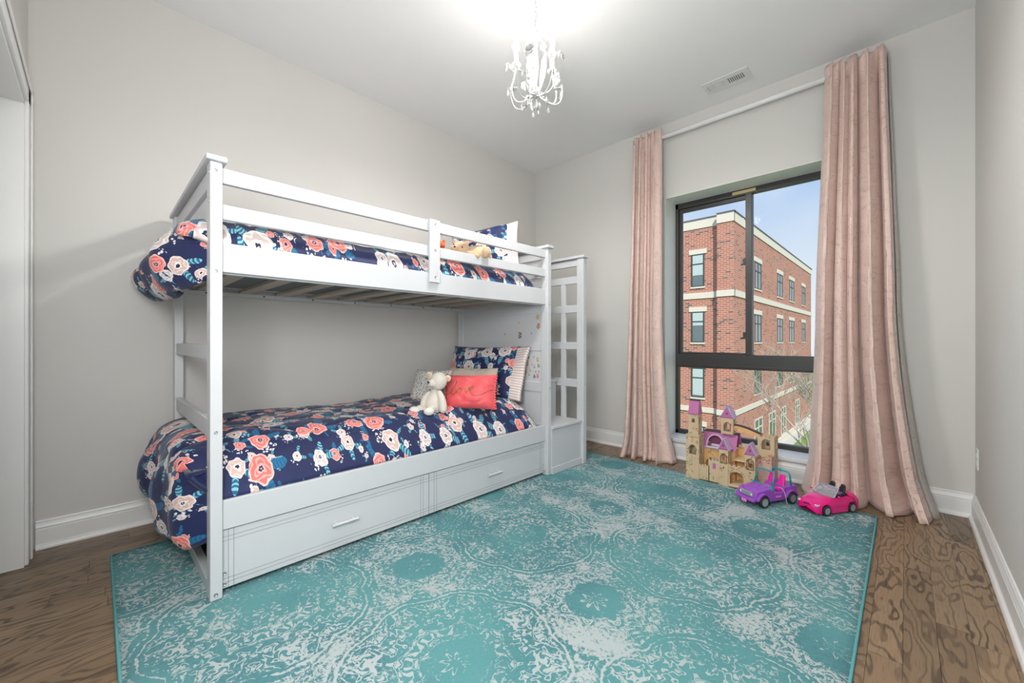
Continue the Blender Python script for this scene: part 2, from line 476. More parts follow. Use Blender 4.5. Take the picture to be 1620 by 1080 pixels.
def glass_pane():
    m = bpy.data.materials.new('clear window glass'); m.use_nodes = True; nt = m.node_tree; nt.nodes.clear()
    o = nt.nodes.new('ShaderNodeOutputMaterial'); mx = nt.nodes.new('ShaderNodeMixShader')
    t = nt.nodes.new('ShaderNodeBsdfTransparent'); g = nt.nodes.new('ShaderNodeBsdfGlossy'); f = nt.nodes.new('ShaderNodeFresnel')
    g.inputs['Roughness'].default_value = 0.0; f.inputs[0].default_value = 1.045
    t.inputs[0].default_value = (0.97, 0.985, 0.98, 1)
    nt.links.new(f.outputs[0], mx.inputs[0]); nt.links.new(t.outputs[0], mx.inputs[1]); nt.links.new(g.outputs[0], mx.inputs[2]); nt.links.new(mx.outputs[0], o.inputs[0])
    return m
M_glass = glass_pane()

# ------------------------------------------------------------------ room shell
XL, XR, YB, YF, H = -2.994, 0.282, 3.46, -0.225, 2.885
WX0, WX1, WZ0, WZ1 = -1.502, -0.30, 0.165, 2.238      # window opening
T = 0.26
# floor: base slab with oak planks
fl = struct(MB().box(XL-T, XR+T, YF-0.6, YB+T, -0.25, -0.016).build('floor', M_dark))
# (planks are added below as its parts)
pm = MB().box(-0.5, 0.5, -0.5, 0.5, -0.015, 0.0)
plank0 = None
PW = 0.083
xs = XL
while xs < XR-0.005:
    x1 = min(xs+PW, XR)
    y = YF-rnd.uniform(0.05, 0.9)
    while y < YB:
        L = rnd.choice((0.45, 0.6, 0.75, 0.9, 1.05, 1.2))*rnd.uniform(0.9, 1.1)
        a, b = max(y, YF-0.12), min(y+L, YB)
        if b-a > 0.04:
            loc = Vector(((xs+x1)/2, (a+b)/2, 0.0))-fl.location
            sc = (x1-xs-0.0009, b-a-0.0012, 1)
            if plank0 is None:
                plank0 = pm.build('plank', M_oak, fl, world=False, origin=(0,0,0)); plank0.location = loc; plank0.scale = sc
            else:
                share(plank0, 'plank', loc, fl, scale=sc)
        y += L
    xs += PW
struct(MB().box(XL-T, XR+T, YF-0.6, YB+T, H, H+0.2).build('ceiling', M_ceil))
struct(MB().box(XL-T, XL, YF-0.6, YB+T, -0.25, H).build('wall_left', M_wall))
struct(MB().box(XR, XR+T, YF-0.6, YB+T, -0.25, H).build('wall_right', M_wall))
# back wall with window opening
wb = MB()
wb.extrude([[(XL, -0.25), (XR, -0.25), (XR, H), (XL, H)], [(WX0, WZ0), (WX0, WZ1), (WX1, WZ1), (WX1, WZ0)]], lambda a, b, d: (a, d, b), YB, YB+T)
struct(wb.build('wall_back', M_wall))
# white painted reveal lining
trm = MB()
RD = 0.21
trm.box(WX0-0.0005, WX0+0.004, YB-0.001, YB+RD, WZ0, WZ1); trm.box(WX1-0.004, WX1+0.0005, YB-0.001, YB+RD, WZ0, WZ1)
trm.box(WX0, WX1, YB-0.001, YB+RD, WZ1-0.004, WZ1+0.0005)
struct(trm.build('trim_1', M_trim))
sill = MB().box(WX0-0.0, WX1, YB-0.022, YB+RD, WZ0-0.024, WZ0+0.004)
struct(sill.build('trim_2', M_trim, bevel=0.004))
# front wall with closet opening and an added doorway for the fill light
DX0, DX1, DZ = -2.80, -1.45, 2.06
EX0, EX1 = -0.72, 0.20
wf = MB().extrude([[(XL, -0.25), (DX0, -0.25), (DX0, DZ), (DX1, DZ), (DX1, -0.25), (EX0, -0.25), (EX0, DZ), (EX1, DZ), (EX1, -0.25), (XR, -0.25), (XR, H), (XL, H)]], lambda a, b, d: (a, d, b), YF, YF-0.12)
struct(wf.build('wall_front', M_wall))
# unseen hallway shell, added to go with the fill light
HY = YF-1.5
hw_ = MB().box(-1.6, 1.0, HY-0.1, HY, -0.25, H).box(-1.7, -1.6, HY, YF-0.12, -0.25, H).box(1.0, 1.1, HY, YF-0.12, -0.25, H)
struct(hw_.build('wall_added_hallway', M_wall))
struct(MB().box(-1.7, 1.1, HY, YF-0.6, -0.25, -0.001).build('floor_added_hallway', M_oak))
struct(MB().box(-1.7, 1.1, HY-0.1, YF-0.6, H, H+0.2).build('ceiling_added_hallway', M_ceil))
# casing and jamb
def casing_profile(mb, x0, x1, z0, z1):
    mb.box(x0, x1, YF-0.002, YF+0.014, z0, z1)
cs = MB(); cw = 0.085
cs.box(DX0-cw, DX0-0.006, YF, YF+0.016, 0, DZ+cw); cs.box(DX0-cw, DX0-cw+0.022, YF+0.016, YF+0.024, 0, DZ+cw)
cs.box(DX1+0.006, DX1+cw, YF, YF+0.016, 0, DZ+cw); cs.box(DX1+cw-0.022, DX1+cw, YF+0.016, YF+0.024, 0, DZ+cw)
cs.box(DX0-cw, DX1+cw, YF, YF+0.016, DZ+0.006, DZ+cw); cs.box(DX0-cw, DX1+cw, YF+0.016, YF+0.024, DZ+cw-0.022, DZ+cw)
cs.box(EX0-cw, EX0, YF, YF+0.016, 0, DZ+cw).box(EX1, XR-0.002, YF, YF+0.016, 0, DZ+cw).box(EX0-cw, XR-0.002, YF, YF+0.016, DZ, DZ+cw)  # casing around the added doorway
struct(cs.build('trim_3', M_trim, bevel=0.004))
jb = MB().box(DX0-0.004, DX0+0.012, YF-0.13, YF+0.004, 0, DZ).box(DX1-0.012, DX1+0.004, YF-0.13, YF+0.004, 0, DZ).box(DX0, DX1, YF-0.13, YF+0.004, DZ-0.012, DZ+0.004)
struct(jb.build('trim_4', M_trim))
dr = thing('door_1', None, None, ((DX0+DX1)/2, YF-0.15, 0)); tag(dr, kind='structure')
for i in range(2):
    xa = DX0+i*(DX1-DX0)/2; xb = xa+(DX1-DX0)/2
    lf = bx('door_leaf', M_trim, dr, xa+0.002, xb-0.002, YF-0.17, YF-0.13, 0.005, DZ)
    for z0, z1 in ((0.15, 0.95), (1.08, 1.93)):
        bx('door_panel', M_trim, lf, xa+0.12, xb-0.12, YF-0.131, YF-0.122, z0, z1, 0.006)
    MB().lathe([(0.0, 0), (0.01, 0.0), (0.008, 0.012), (0.016, 0.022), (0.014, 0.032), (0.0, 0.036)], 14, Matrix.Translation(((xb-0.06 if i == 0 else xa+0.06), YF-0.13, 0.96)) @ Matrix.Rotation(-PI/2, 4, 'X')).build('door_knob', M_bolt, lf, smooth=True)
# baseboards: profile swept along each wall
def baseboard(name, p0, p1, nrm):
    prof = [(0, 0), (0.028, 0), (0.028, 0.008), (0.024, 0.016), (0.017, 0.021), (0.015, 0.024), (0.015, 0.092), (0.0145, 0.094), (0.012, 0.0955), (0.0142, 0.099), (0.0142, 0.103), (0.010, 0.114), (0.008, 0.122), (0.0065, 0.1225), (0.0065, 0.1265), (0.008, 0.129), (0.006, 0.134), (0, 0.134)]
    mb = MB(); p0 = Vector(p0); p1 = Vector(p1); nrm = Vector(nrm); n = len(prof)
    for p in (p0, p1):
        for d, z in prof: mb.v.append(p+nrm*d+Vector((0, 0, z)))
    for i in range(n):
        j = (i+1) % n; mb.f.append((i, j, n+j, n+i))
    mb.f.append(tuple(range(n))); mb.f.append(tuple(range(n, 2*n)))
    return struct(mb.build(name, M_trim))
baseboard('baseboard_left', (XL, YF+0.024, 0), (XL, YB, 0), (1, 0, 0))
baseboard('baseboard_back', (XL, YB, 0), (XR, YB, 0), (0, -1, 0))
baseboard('baseboard_right', (XR, YF, 0), (XR, YB, 0), (-1, 0, 0))
baseboard('baseboard_front', (DX1+0.085, YF, 0), (EX0-0.085, YF, 0), (0, 1, 0))

# ------------------------------------------------------------------ window
FY = YB+RD           # room side of the frame
win = thing('window_1', None, None, ((WX0+WX1)/2, FY, WZ0)); tag(win, kind='structure')
fy0, fy1 = FY, FY+0.05
bx('frame_head', M_black_frame, win, WX0, WX1, fy0, fy1, WZ1-0.052, WZ1)
bx('frame_sill', M_black_frame, win, WX0, WX1, fy0, fy1, WZ0, WZ0+0.040)
bx('frame_jamb', M_black_frame, win, WX0, WX0+0.030, fy0, fy1, WZ0, WZ1)
bx('frame_jamb', M_black_frame, win, WX1-0.030, WX1, fy0, fy1, WZ0, WZ1)
ZM0, ZM1 = 0.765, 0.885
bx('transom', M_black_frame, win, WX0+0.02, WX1-0.02, fy0-0.012, fy1, ZM0, ZM1)
bx('transom_ridge', M_black_frame, win, WX0+0.02, WX1-0.02, fy0-0.018, fy0, ZM0+0.012, ZM0+0.028)
XMU = -0.902
mul = bx('mullion', M_black_frame, win, XMU-0.026, XMU+0.020, fy0-0.010, fy1, ZM1, WZ1-0.05)
# left sliding sash
bx('sash_stile', M_black_frame, win, WX0+0.03, WX0+0.056, fy0+0.022, fy1, ZM1, WZ1-0.05)
bx('sash_rail', M_black_frame, win, WX0+0.05, XMU-0.02, fy0+0.022, fy1, WZ1-0.085, WZ1-0.05)
bx('sash_rail', M_black_frame, win, WX0+0.05, XMU-0.02, fy0+0.022, fy1, ZM1, ZM1+0.014)
for z in (1.62, 1.02):
    lk = bx('sash_lock', M_black_frame, win, XMU-0.046, XMU-0.024, fy0-0.004, fy0+0.022, z, z+0.05)
    bx('lever', M_black_frame, lk, XMU-0.062, XMU-0.03, fy0-0.006, fy0+0.004, z-0.006, z+0.008, 0.001)
bx('warning_sticker', mat('pale yellow sticker', (0.62, 0.52, 0.24), 0.6), win, XMU-0.125, XMU+0.045, fy0-0.0015, fy0, WZ1-0.038, WZ1-0.014, 0)
gl = fy1-0.012
def pane(x0, x1, z0, z1): return MB().box(x0, x1, gl, gl+0.004, z0, z1).build('pane', M_glass, win)
pane(WX0+0.056, XMU-0.02, ZM1+0.012, WZ1-0.085); pane(XMU+0.015, WX1-0.03, ZM1-0.002, WZ1-0.05); pane(WX0+0.03, WX1-0.03, WZ0+0.038, ZM0+0.002)

# ------------------------------------------------------------------ outside: brick building, ground, trees
GZ = -6.75
tag(MB().box(-120, 120, YB+1.0, 160, GZ-0.3, GZ).build('ground', M_grass), kind='structure')
struct(MB().box(-6.6, -6.0, 8, 60, GZ, GZ+0.03).build('ground_path', M_pave))
CXB, CYB = -6.715, 24.157
bld = thing('brick_building', 'red brick apartment building with cream stone bands and dark windows outside the window', 'building', (-12, 36, GZ))
ZT = 7.53; ZP = 8.1
PX = -7.55                                   # step in the street front
def wallpiece(m, x0, x1, y0, y1, z0, z1, name='wall'):
    return MB().box(x0, x1, y0, y1, z0, z1).build(name, m, bld)
# street front (two planes) and side front
fy_rec = CYB+0.35
wallpiece(M_brick_x, -20, PX, fy_rec, fy_rec+0.4, GZ, ZT)
wallpiece(M_brick_x, PX, CXB-0.02, CYB, CYB+0.6, GZ, ZT)
wallpiece(M_brick_y, CXB-0.5, CXB, CYB+0.02, 49.4, GZ, ZT)
wallpiece(M_coping, -20, CXB-0.1, CYB+0.8, 49.3, ZT-0.2, ZT+0.05, 'roof')
def band(z0, z1, pr, name='stone_band', m=M_stone):
    MB().box(-20, PX, fy_rec-pr, fy_rec+0.1, z0, z1).build(name, m, bld)
    MB().box(PX, CXB+pr, CYB-pr, CYB+0.1, z0, z1).build(name, m, bld)
    MB().box(CXB-0.1, CXB+pr, CYB+0.0, 49.4+pr, z0, z1).build(name, m, bld)
band(ZT, ZP-0.06, 0.05, 'parapet'); band(ZP-0.06, ZP, 0.09, 'coping', M_coping)
band(3.45, 3.80, 0.06); band(-3.13, -2.83, 0.06)
band(GZ, GZ+0.55, 0.10, 'plinth')
def bwin_x(x0, x1, z0, z1, yf, blind):
    w_ = MB().extrude([[(x0, z0), (x1, z0), (x1, z1), (x0, z1)], [(x0+0.06, z0+0.06), (x0+0.06, z1-0.06), (x1-0.06, z1-0.06), (x1-0.06, z0+0.06)]], lambda a, b, d: (a, d, b), yf-0.03, yf+0.08).build('window', M_bframe, bld)
    MB().box(x0+0.05, x1-0.05, yf-0.005, yf+0.02, z0+0.05, z1-0.05).build('pane', M_bglass, w_)
    MB().box(x0+0.05, x1-0.05, yf-0.03, yf+0.0, z1-0.62, z1-0.55).build('glazing_bar', M_bframe, w_)
    MB().box(x0+0.07, x1-0.07, yf-0.02, yf-0.006, z0+(z1-z0)*blind, z1-0.07).build('blind', M_blind, w_)
    MB().box(x0-0.14, x1+0.14, yf-0.04, yf+0.05, z1, z1+0.28).build('lintel', M_stone, bld)
    MB().box(x0-0.05, x1+0.05, yf-0.05, yf+0.05, z0-0.09, z0).build('window_sill', M_stone, bld)
for x0 in (-9.05, -10.65, -13.6, -15.2, -18.0):
    for z0, z1, bl in ((4.15, 6.05, 0.35), (0.90, 2.70, 0.55), (-2.30, -0.57, 0.08), (-5.75, -3.95, 0.4)):
        bwin_x(x0, x0+0.72, z0, z1, fy_rec-0.02, bl)
def bwin_y(y0, y1, z0, z1, fm, trim=True):
    xf = CXB
    w_ = MB().extrude([[(y0, z0), (y1, z0), (y1, z1), (y0, z1)], [(y0+0.07, z0+0.07), (y0+0.07, z1-0.07), (y1-0.07, z1-0.07), (y1-0.07, z0+0.07)]], lambda a, b, d: (d, a, b), xf-0.08, xf+0.03).build('window', fm, bld)
    MB().box(xf-0.02, xf+0.008, y0+0.06, y1-0.06, z0+0.06, z1-0.06).build('pane', M_bglass, w_)
    MB().box(xf, xf+0.03, (y0+y1)/2-0.03, (y0+y1)/2+0.03, z0+0.06, z1-0.06).build('glazing_bar', fm, w_)
    MB().box(xf, xf+0.03, y0+0.06, y1-0.06, z1-0.62, z1-0.55).build('glazing_bar', fm, w_)
    if trim:
        MB().box(xf-0.05, xf+0.04, y0-0.15, y1+0.15, z1, z1+0.28).build('lintel', M_stone, bld)
        MB().box(xf-0.05, xf+0.05, y0-0.06, y1+0.06, z0-0.09, z0).build('window_sill', M_stone, bld)
for y0, y1 in ((28.5, 30.05), (34.7, 36.4), (39.0, 40.8), (44.5, 46.0)):
    for z0, z1 in ((4.25, 5.95), (0.90, 2.66), (-2.33, -0.72)):
        bwin_y(y0, y1, z0, z1, M_bframe)
for y0, y1, z1 in ((28.5, 30.4, -3.92), (32.2, 34.1, -3.98), (36.0, 37.6, -4.05), (41.5, 43.2, -4.05)):
    bwin_y(y0, y1, -6.15, z1, M_cream, False)

def tree(name, label, base, height, seed, spread, leaves=0, group=None, dirn=None):
    r = random.Random(seed)
    t = thing(name, label, 'tree', base, group=group)
    trunk = MB(); br = MB(); lv = MB()
    B = Vector(base)
    def limb(p, d, L, rad, depth, target):
        pts = [p.copy()]; q = p.copy(); dd = d.normalized()
        n = 5
        for i in range(n):
            dd = (dd+Vector((r.uniform(-.16, .16), r.uniform(-.16, .16), r.uniform(-.06, .12)))).normalized()
            q = q+dd*(L/n); pts.append(q.copy())
        target.tube(pts, [rad*(1-0.55*i/n) for i in range(n+1)], 5 if depth > 1 else 4, cap=False)
        if depth == 0:
            if leaves:
                for _ in range(leaves):
                    c = pts[r.randint(2, n)]+Vector((r.uniform(-.12, .12),)*3); a = r.uniform(0, 6.28)
                    e1 = Vector((math.cos(a), math.sin(a), r.uniform(-.5, .5)))*0.045; e2 = Vector((-math.sin(a), math.cos(a), 0.6))*0.03
                    k = len(lv.v); lv.v += [c-e1, c+e2, c+e1, c-e2]; lv.f.append((k, k+1, k+2, k+3))
            return
        for i in range(r.randint(3, 5)):
            k = r.randint(1, n); az = r.uniform(0, 6.28)
            side = Vector((math.cos(az), math.sin(az), r.uniform(0.0, 0.5)))*spread
            limb(pts[k], dd+side, L*r.uniform(.55, .78), rad*0.60, depth-1, br)
    limb(B, Vector((r.uniform(-.06, .06), r.uniform(-.06, .06), 1)), height*0.38, height*0.010, 5 if leaves == 0 else 4, trunk)
    trunk.build('trunk', M_bark, t, smooth=True, fixn=False); br.build('branches', M_bark, t, smooth=True, fixn=False)
    if lv.v: lv.build('leaves', M_leaf, t, fixn=False)
    return t
tree('bare_tree', 'bare grey tree with spreading thin twigs in front of brick side wall', (-2.85, 19.5, GZ), 10.0, 5, 0.95)
tree('budding_tree', 'small budding tree with yellow green leaves by brick side wall', (-3.2, 30.5, GZ), 8.2, 11, 0.8, leaves=3)

# ------------------------------------------------------------------ ceiling vent
vt = thing('ceiling_vent', 'white metal air vent set in the ceiling', 'vent', (-0.93, 3.19, H))
vx0, vx1, vy0, vy1 = -1.085, -0.78, 3.112, 3.277
ix0, ix1, iy0, iy1 = vx0+0.035, vx1-0.035, vy0+0.048, vy1-0.048
MB().extrude([[(vx0, vy0), (vx1, vy0), (vx1, vy1), (vx0, vy1)], [(ix0, iy0), (ix0, iy1), (ix1, iy1), (ix1, iy0)]], lambda a, b, d: (a, b, d), H-0.006, H-0.0005).build('frame', M_white_pl, vt, bevel=0.002)
MB().box(ix0-0.004, ix1+0.004, iy0-0.004, iy1+0.004, H-0.0012, H-0.0002).build('duct', M_dark, vt)
ns = 18
for i in range(ns):
    x = ix0+(i+0.5)*(ix1-ix0)/ns+(0.004 if i >= ns/2 else -0.004); tl = 0.004 if i < ns/2 else -0.004
    MB().quadbox([(x-0.0035-tl, iy0, H-0.006), (x+0.0015-tl, iy0, H-0.006), (x+0.0015-tl, iy1, H-0.006), (x-0.0035-tl, iy1, H-0.006),
                  (x-0.0015+tl, iy0, H-0.002), (x+0.0035+tl, iy0, H-0.002), (x+0.0035+tl, iy1, H-0.002), (x-0.0015+tl, iy1, H-0.002)]).build('slat', M_white_pl, vt)
MB().box((ix0+ix1)/2-0.006, (ix0+ix1)/2+0.006, iy0, iy1, H-0.006, H-0.001).build('centre_bar', M_white_pl, vt)
for x in (vx0+0.014, vx1-0.014):
    MB().lathe([(0, 0), (0.004, 0), (0.003, 0.0015), (0, 0.002)], 10, Matrix.Translation((x, (vy0+vy1)/2, H-0.0055)) @ Matrix.Rotation(PI, 4, 'X')).build('screw', M_bolt, vt)

# ------------------------------------------------------------------ outlet
ot = thing('wall_outlet', 'white outlet plate on the wall beside the window curtain', 'outlet', (XR, 3.33, 0.31))
bx('plate', M_white_pl, ot, XR-0.006, XR, 3.295, 3.365, 0.305, 0.415, 0.002)
for z in (0.34, 0.38): bx('socket', M_white_pl, ot, XR-0.0085, XR-0.005, 3.315, 3.345, z-0.013, z+0.013, 0.002)

# ------------------------------------------------------------------ rug
rg = thing('area_rug', 'large teal and white medallion area rug on the wood floor', 'rug', (-1.39, 1.56, 0))
RX0, RX1, RY0, RY1 = -2.635, -0.117, 0.05, 3.075
def rugz(u, v): return 0.0104+0.0012*noise.noise(Vector((u*9, v*9, 1)))
mb = MB().grid(60, 70, lambda u, v: (RX0+0.003+(RX1-RX0-0.006)*u, RY0+0.003+(RY1-RY0-0.006)*v, rugz(u, v)))
mb.build('pile', M_rug, rg, smooth=True, solid=0.009, fixn=False)
edge = []
for (xa, ya, xb, yb) in ((RX0, RY0, RX1, RY0), (RX1, RY0, RX1, RY1), (RX1, RY1, RX0, RY1), (RX0, RY1, RX0, RY0)):
    for i in range(24): edge.append((xa+(xb-xa)*i/24, ya+(yb-ya)*i/24, 0.0058))
MB().tube(edge, 0.0056, 6, closed=True).build('binding', M_rugedge, rg, smooth=True)

# ------------------------------------------------------------------ bunk bed
BX0, BX1 = -2.935, -1.88        # back / front of posts
BY0, BY1 = 0.300, 2.350         # near / far of end frames
bed = thing('bunk_bed', 'white wooden twin bunk bed with drawers, ladder end and side staircase', 'bunk bed', ((BX0+BX1)/2, (BY0+BY1)/2, 0))
PT, PY = 0.065, 0.040           # post section
def bolt(parent, p, axis):
    R = {'x': Matrix.Rotation(PI/2, 4, 'Y'), '-y': Matrix.Rotation(PI/2, 4, 'X')}[axis]
    MB().lathe([(0, -0.001), (0.0075, -0.001), (0.0075, 0.0012), (0.005, 0.0016), (0.003, 0.0004), (0, 0.0004)], 14, Matrix.Translation(p) @ R).build('bolt', M_bolt, parent, smooth=False)
Z0 = 0.012
posts = {}
for nm, x0 in (('f', BX1-PT), ('b', BX0)):
    for e, y0 in (('n', BY0), ('f', BY1-PY)):
        posts[nm+e] = bx('post', M_bed, bed, x0, x0+PT, y0, y0+PY, Z0, 1.682, 0.004)
for z in (1.645, 1.262, 0.647, 0.030):
    bolt(posts['fn'], (BX1, BY0+0.018, z+0.004), 'x'); bolt(posts['ff'], (BX1, BY1-0.018, z+0.004), 'x')
bolt(posts['ff'], (BX1-0.03, BY1-PY, 0.04), '-y')
for z in (1.645, 1.535): bolt(posts['fn'], (BX1-0.025, BY0, z), '-y')
ix0, ix1 = BX0+PT, BX1-PT       # inner faces between posts
# end frames: cap, rails, rungs
for e, yc in (('n', BY0+PY/2), ('f', BY1-PY/2)):
    bx('cap', M_bed, bed, BX0-0.012, BX1+0.014, yc-0.034, yc+0.034, 1.682, 1.703, 0.004)
    bx('end_rail', M_bed, bed, ix0, ix1, yc-0.011, yc+0.011, 1.606, 1.672)
    bx('end_rail', M_bed, bed, ix0, ix1, yc-0.011, yc+0.011, 1.468, 1.574)
    bx('end_rail', M_bed, bed, ix0, ix1, yc-0.011, yc+0.011, 1.268, 1.36)
yc = BY0+PY/2
for z0, z1 in ((0.926, 0.986), (0.618, 0.690)):
    bx('rung', M_bed, bed, ix0, ix1, yc-0.012, yc+0.012, z0, z1)
bx('rung', M_bed, bed, ix0, ix1, yc-0.016, yc+0.016, Z0, 0.062)
bx('rung', M_bed, bed, ix0, ix1, yc-0.006, yc+0.018, 0.27, 0.37)
# far end: solid panel with rails
yc = BY1-PY/2
hp = bx('headboard_panel', M_bed, bed, ix0, ix1, yc-0.004, yc+0.008, 0.2, 1.27, 0.001)
for z0, z1 in ((1.205, 1.27), (0.926, 0.986), (0.618, 0.690), (0.25, 0.38)):
    bx('panel_rail', M_bed, bed, ix0, ix1, yc-0.010, yc+0.010, z0, z1)
# long rails
RXF0, RXF1 = BX1-0.047, BX1-0.022
yn, yf = BY0+PY, BY1-PY
for z0, z1 in ((1.612, 1.672), (1.472, 1.531), (1.267, 1.382), (0.2625, 0.378)):
    bx('side_rail', M_bed, bed, RXF0, RXF1, yn, yf, z0, z1, 0.004)
RXB0, RXB1 = BX0+0.02, BX0+0.045
for z0, z1 in ((1.612, 1.672), (1.472, 1.531), (1.267, 1.382), (0.2625, 0.378)):
    bx('back_rail', M_bed, bed, RXB0, RXB1, yn, yf, z0, z1, 0.004)
bk = bx('guard_bracket', M_bed, bed, RXF1, RXF1+0.018, 1.287, 1.357, 1.325, 1.677, 0.004)
for z in (1.650, 1.505, 1.355): bolt(bk, (RXF1+0.018, 1.325, z), 'x')
# slat ledges, slats
for zb in (1.262, 0.258):
    bx('slat_ledge', M_bed, bed, RXF0-0.022, RXF0, yn, yf, zb, zb+0.024)
    lg = bx('slat_ledge', M_bed, bed, RXB1, RXB1+0.026, yn, yf, zb, zb+0.024)
    if zb > 1:
        for i in range(7):
            y = yn+0.10+i*0.29
            MB().lathe([(0, 0), (0.005, 0), (0.005, 0.0015), (0, 0.0015)], 8, Matrix.Translation((RXB1+0.0265, y, zb+0.012)) @ Matrix.Rotation(PI/2, 4, 'Y')).build('screw_hole', M_dark, lg)
    for i in range(10):
        y = yn+0.06+i*(yf-yn-0.17)/9
        bx('slat', M_pine, bed, RXB1+0.002, RXF0-0.002, y, y+0.07, zb+0.024, zb+0.042, 0.002)
# drawers
for k, (ya, yb) in enumerate(((yn+0.001, 1.300), (1.304, yf-0.001))):
    d = bx('drawer', M_bed, bed, BX1-0.055, BX1-0.034, ya, yb, 0.030, 0.258, 0.002)
    xf = BX1-0.034
    i0, i1 = (0.022, 0.040) if k == 0 else (0.030, 0.047)
    e0, e1 = (0.055, 0.039) if k == 0 else (0.050, 0.034)
    gv = [(ya+i0, ya+i0+0.0028, 0.03, 0.258), (ya+i1, ya+i1+0.0028, 0.03, 0.258), (yb-e0, yb-e0+0.0028, 0.03, 0.258), (yb-e1, yb-e1+0.0028, 0.03, 0.258)]
    gv += [(ya+0.001, yb-0.001, z, z+0.0028) for z in (0.050, 0.066, 0.214, 0.230)]
    for (a, b, c, e) in gv:
        MB().box(xf-0.0004, xf+0.0004, a, b, c, e).build('groove', M_groove, d)
    hy = 0.822 if k == 0 else 1.795
    h = MB().tube([(xf+0.022, hy-0.062, 0.146), (xf+0.022, hy+0.062, 0.146)], 0.0065, 10).box(xf, xf+0.022, hy-0.045, hy-0.036, 0.141, 0.151).box(xf, xf+0.022, hy+0.036, hy+0.045, 0.141, 0.151)
    tag(h.build('handle', M_bed, d, bevel=0.001), 'white bar handle')
    for z in (0.046, 0.088): bolt(d, (xf, (ya+0.010) if k == 0 else (yb-0.012), z), 'x')
# staircase
SY0, SY1 = BY1, 2.725
stx = [(-1.876, -2.13, 0.366), (-2.13, -2.39, 0.676), (-2.39, -2.65, 0.985), (-2.65, BX0, 1.27)]
for i, (xa, xb, z) in enumerate(stx):
    st = bx('stair_step', M_bed, bed, xb, xa, SY0, SY1, Z0, z-0.022, 0.002)
    bx('tread', M_bed, st, xb, xa+0.012, SY0, SY1, z-0.022, z, 0.004)
    if i == 0: bx('skirting', M_bed, st, xa-0.002, xa+0.008, SY0+0.002, SY1-0.002, Z0, 0.062, 0.002)
gy0, gy1 = SY1, SY1+0.045
gx1 = -1.852
for xp in (gx1-PT, BX0):
    p_ = bx('guard_post', M_bed, bed, xp, xp+PT, gy0, gy1, Z0, 1.668, 0.004)
    if xp > -2:
        for z in (1.63, 1.27, 0.65, 0.035): bolt(p_, (gx1, gy0+0.03, z), 'x')
bx('guard_cap', M_bed, bed, BX0-0.012, gx1+0.014, gy0-0.012, gy1+0.012, 1.668, 1.689, 0.004)
for z0, z1 in ((1.609, 1.662), (1.468, 1.527), (1.231, 1.293), (0.930, 0.989), (0.622, 0.686), (0.30, 0.36)):
    bx('guard_rail', M_bed, bed, BX0+PT, gx1-PT, gy0+0.010, gy0+0.034, z0, z1)
for xm in (-2.086, -2.255, -2.424, -2.593, -2.762):
    bx('guard_mullion', M_bed, bed, xm, xm+0.046, gy0+0.012, gy0+0.032, 0.30, 1.475)
# stickers on the headboard panel (flat prints with raised edges)
stk_c = {'gold': (0.42, 0.26, 0.07), 'pink': (0.60, 0.08, 0.22), 'black': (0.05, 0.05, 0.045), 'red': (0.45, 0.10, 0.06), 'lilac': (0.32, 0.26, 0.38), 'green': (0.14, 0.22, 0.14), 'peach': (0.62, 0.30, 0.22)}
def sticker(px_, pz, kind, s, c):
    ys = yc-0.0042 if 0.99 < pz < 1.205 or 0.69 < pz < 0.926 else yc-0.0102
    if kind == 'heart': P = [(0.9*math.sin(t)**3, 0.85*(0.8125*math.cos(t)-0.3125*math.cos(2*t)-0.125*math.cos(3*t)-0.0625*math.cos(4*t))) for t in [2*PI*i/20 for i in range(20)]]
    elif kind == 'star': P = [((1 if i % 2 else 0.55)*math.sin(PI*i/6), (1 if i % 2 else 0.55)*math.cos(PI*i/6)) for i in range(12)]
    elif kind == 'rect': P = [(-0.7, -1), (0.7, -1), (0.7, 1), (-0.7, 1)]
    else: P = [(math.sin(2*PI*i/14)*(0.8+0.15*math.sin(i*2.1)), math.cos(2*PI*i/14)) for i in range(14)]
    a = (px_*37 % 1)*1.2-0.6 if kind not in ('rect', 'heart') or s < 0.012 else 0.0
    P = [((x*math.cos(a)-y*math.sin(a))*s, (x*math.sin(a)+y*math.cos(a))*s) for x, y in P]
    def b():
        n = fnoise(coord('Object'), 120.0, 2.0)
        q = stk_c[c]
        return dict(color=mixc(sstep(0.48, 0.60, n), q, (0.72, 0.66, 0.52)))
    o = MB().extrude([P], lambda A, B, d: (px_+A, d, pz+B), ys, ys-0.0008).build('sticker', mat('sticker print '+c, build=b, rough=0.4), hp)
def sx(u): # headboard x from photo column
    a_ = (u-810)/640.2; dx_, dy_ = -math.sin(YAW)+a_*math.cos(YAW), math.cos(YAW)+a_*math.sin(YAW); t = (yc-0.005)/dy_; return dx_*t, t
def sz(u, v): return 1+(538.9-v)/640.2*sx(u)[1]
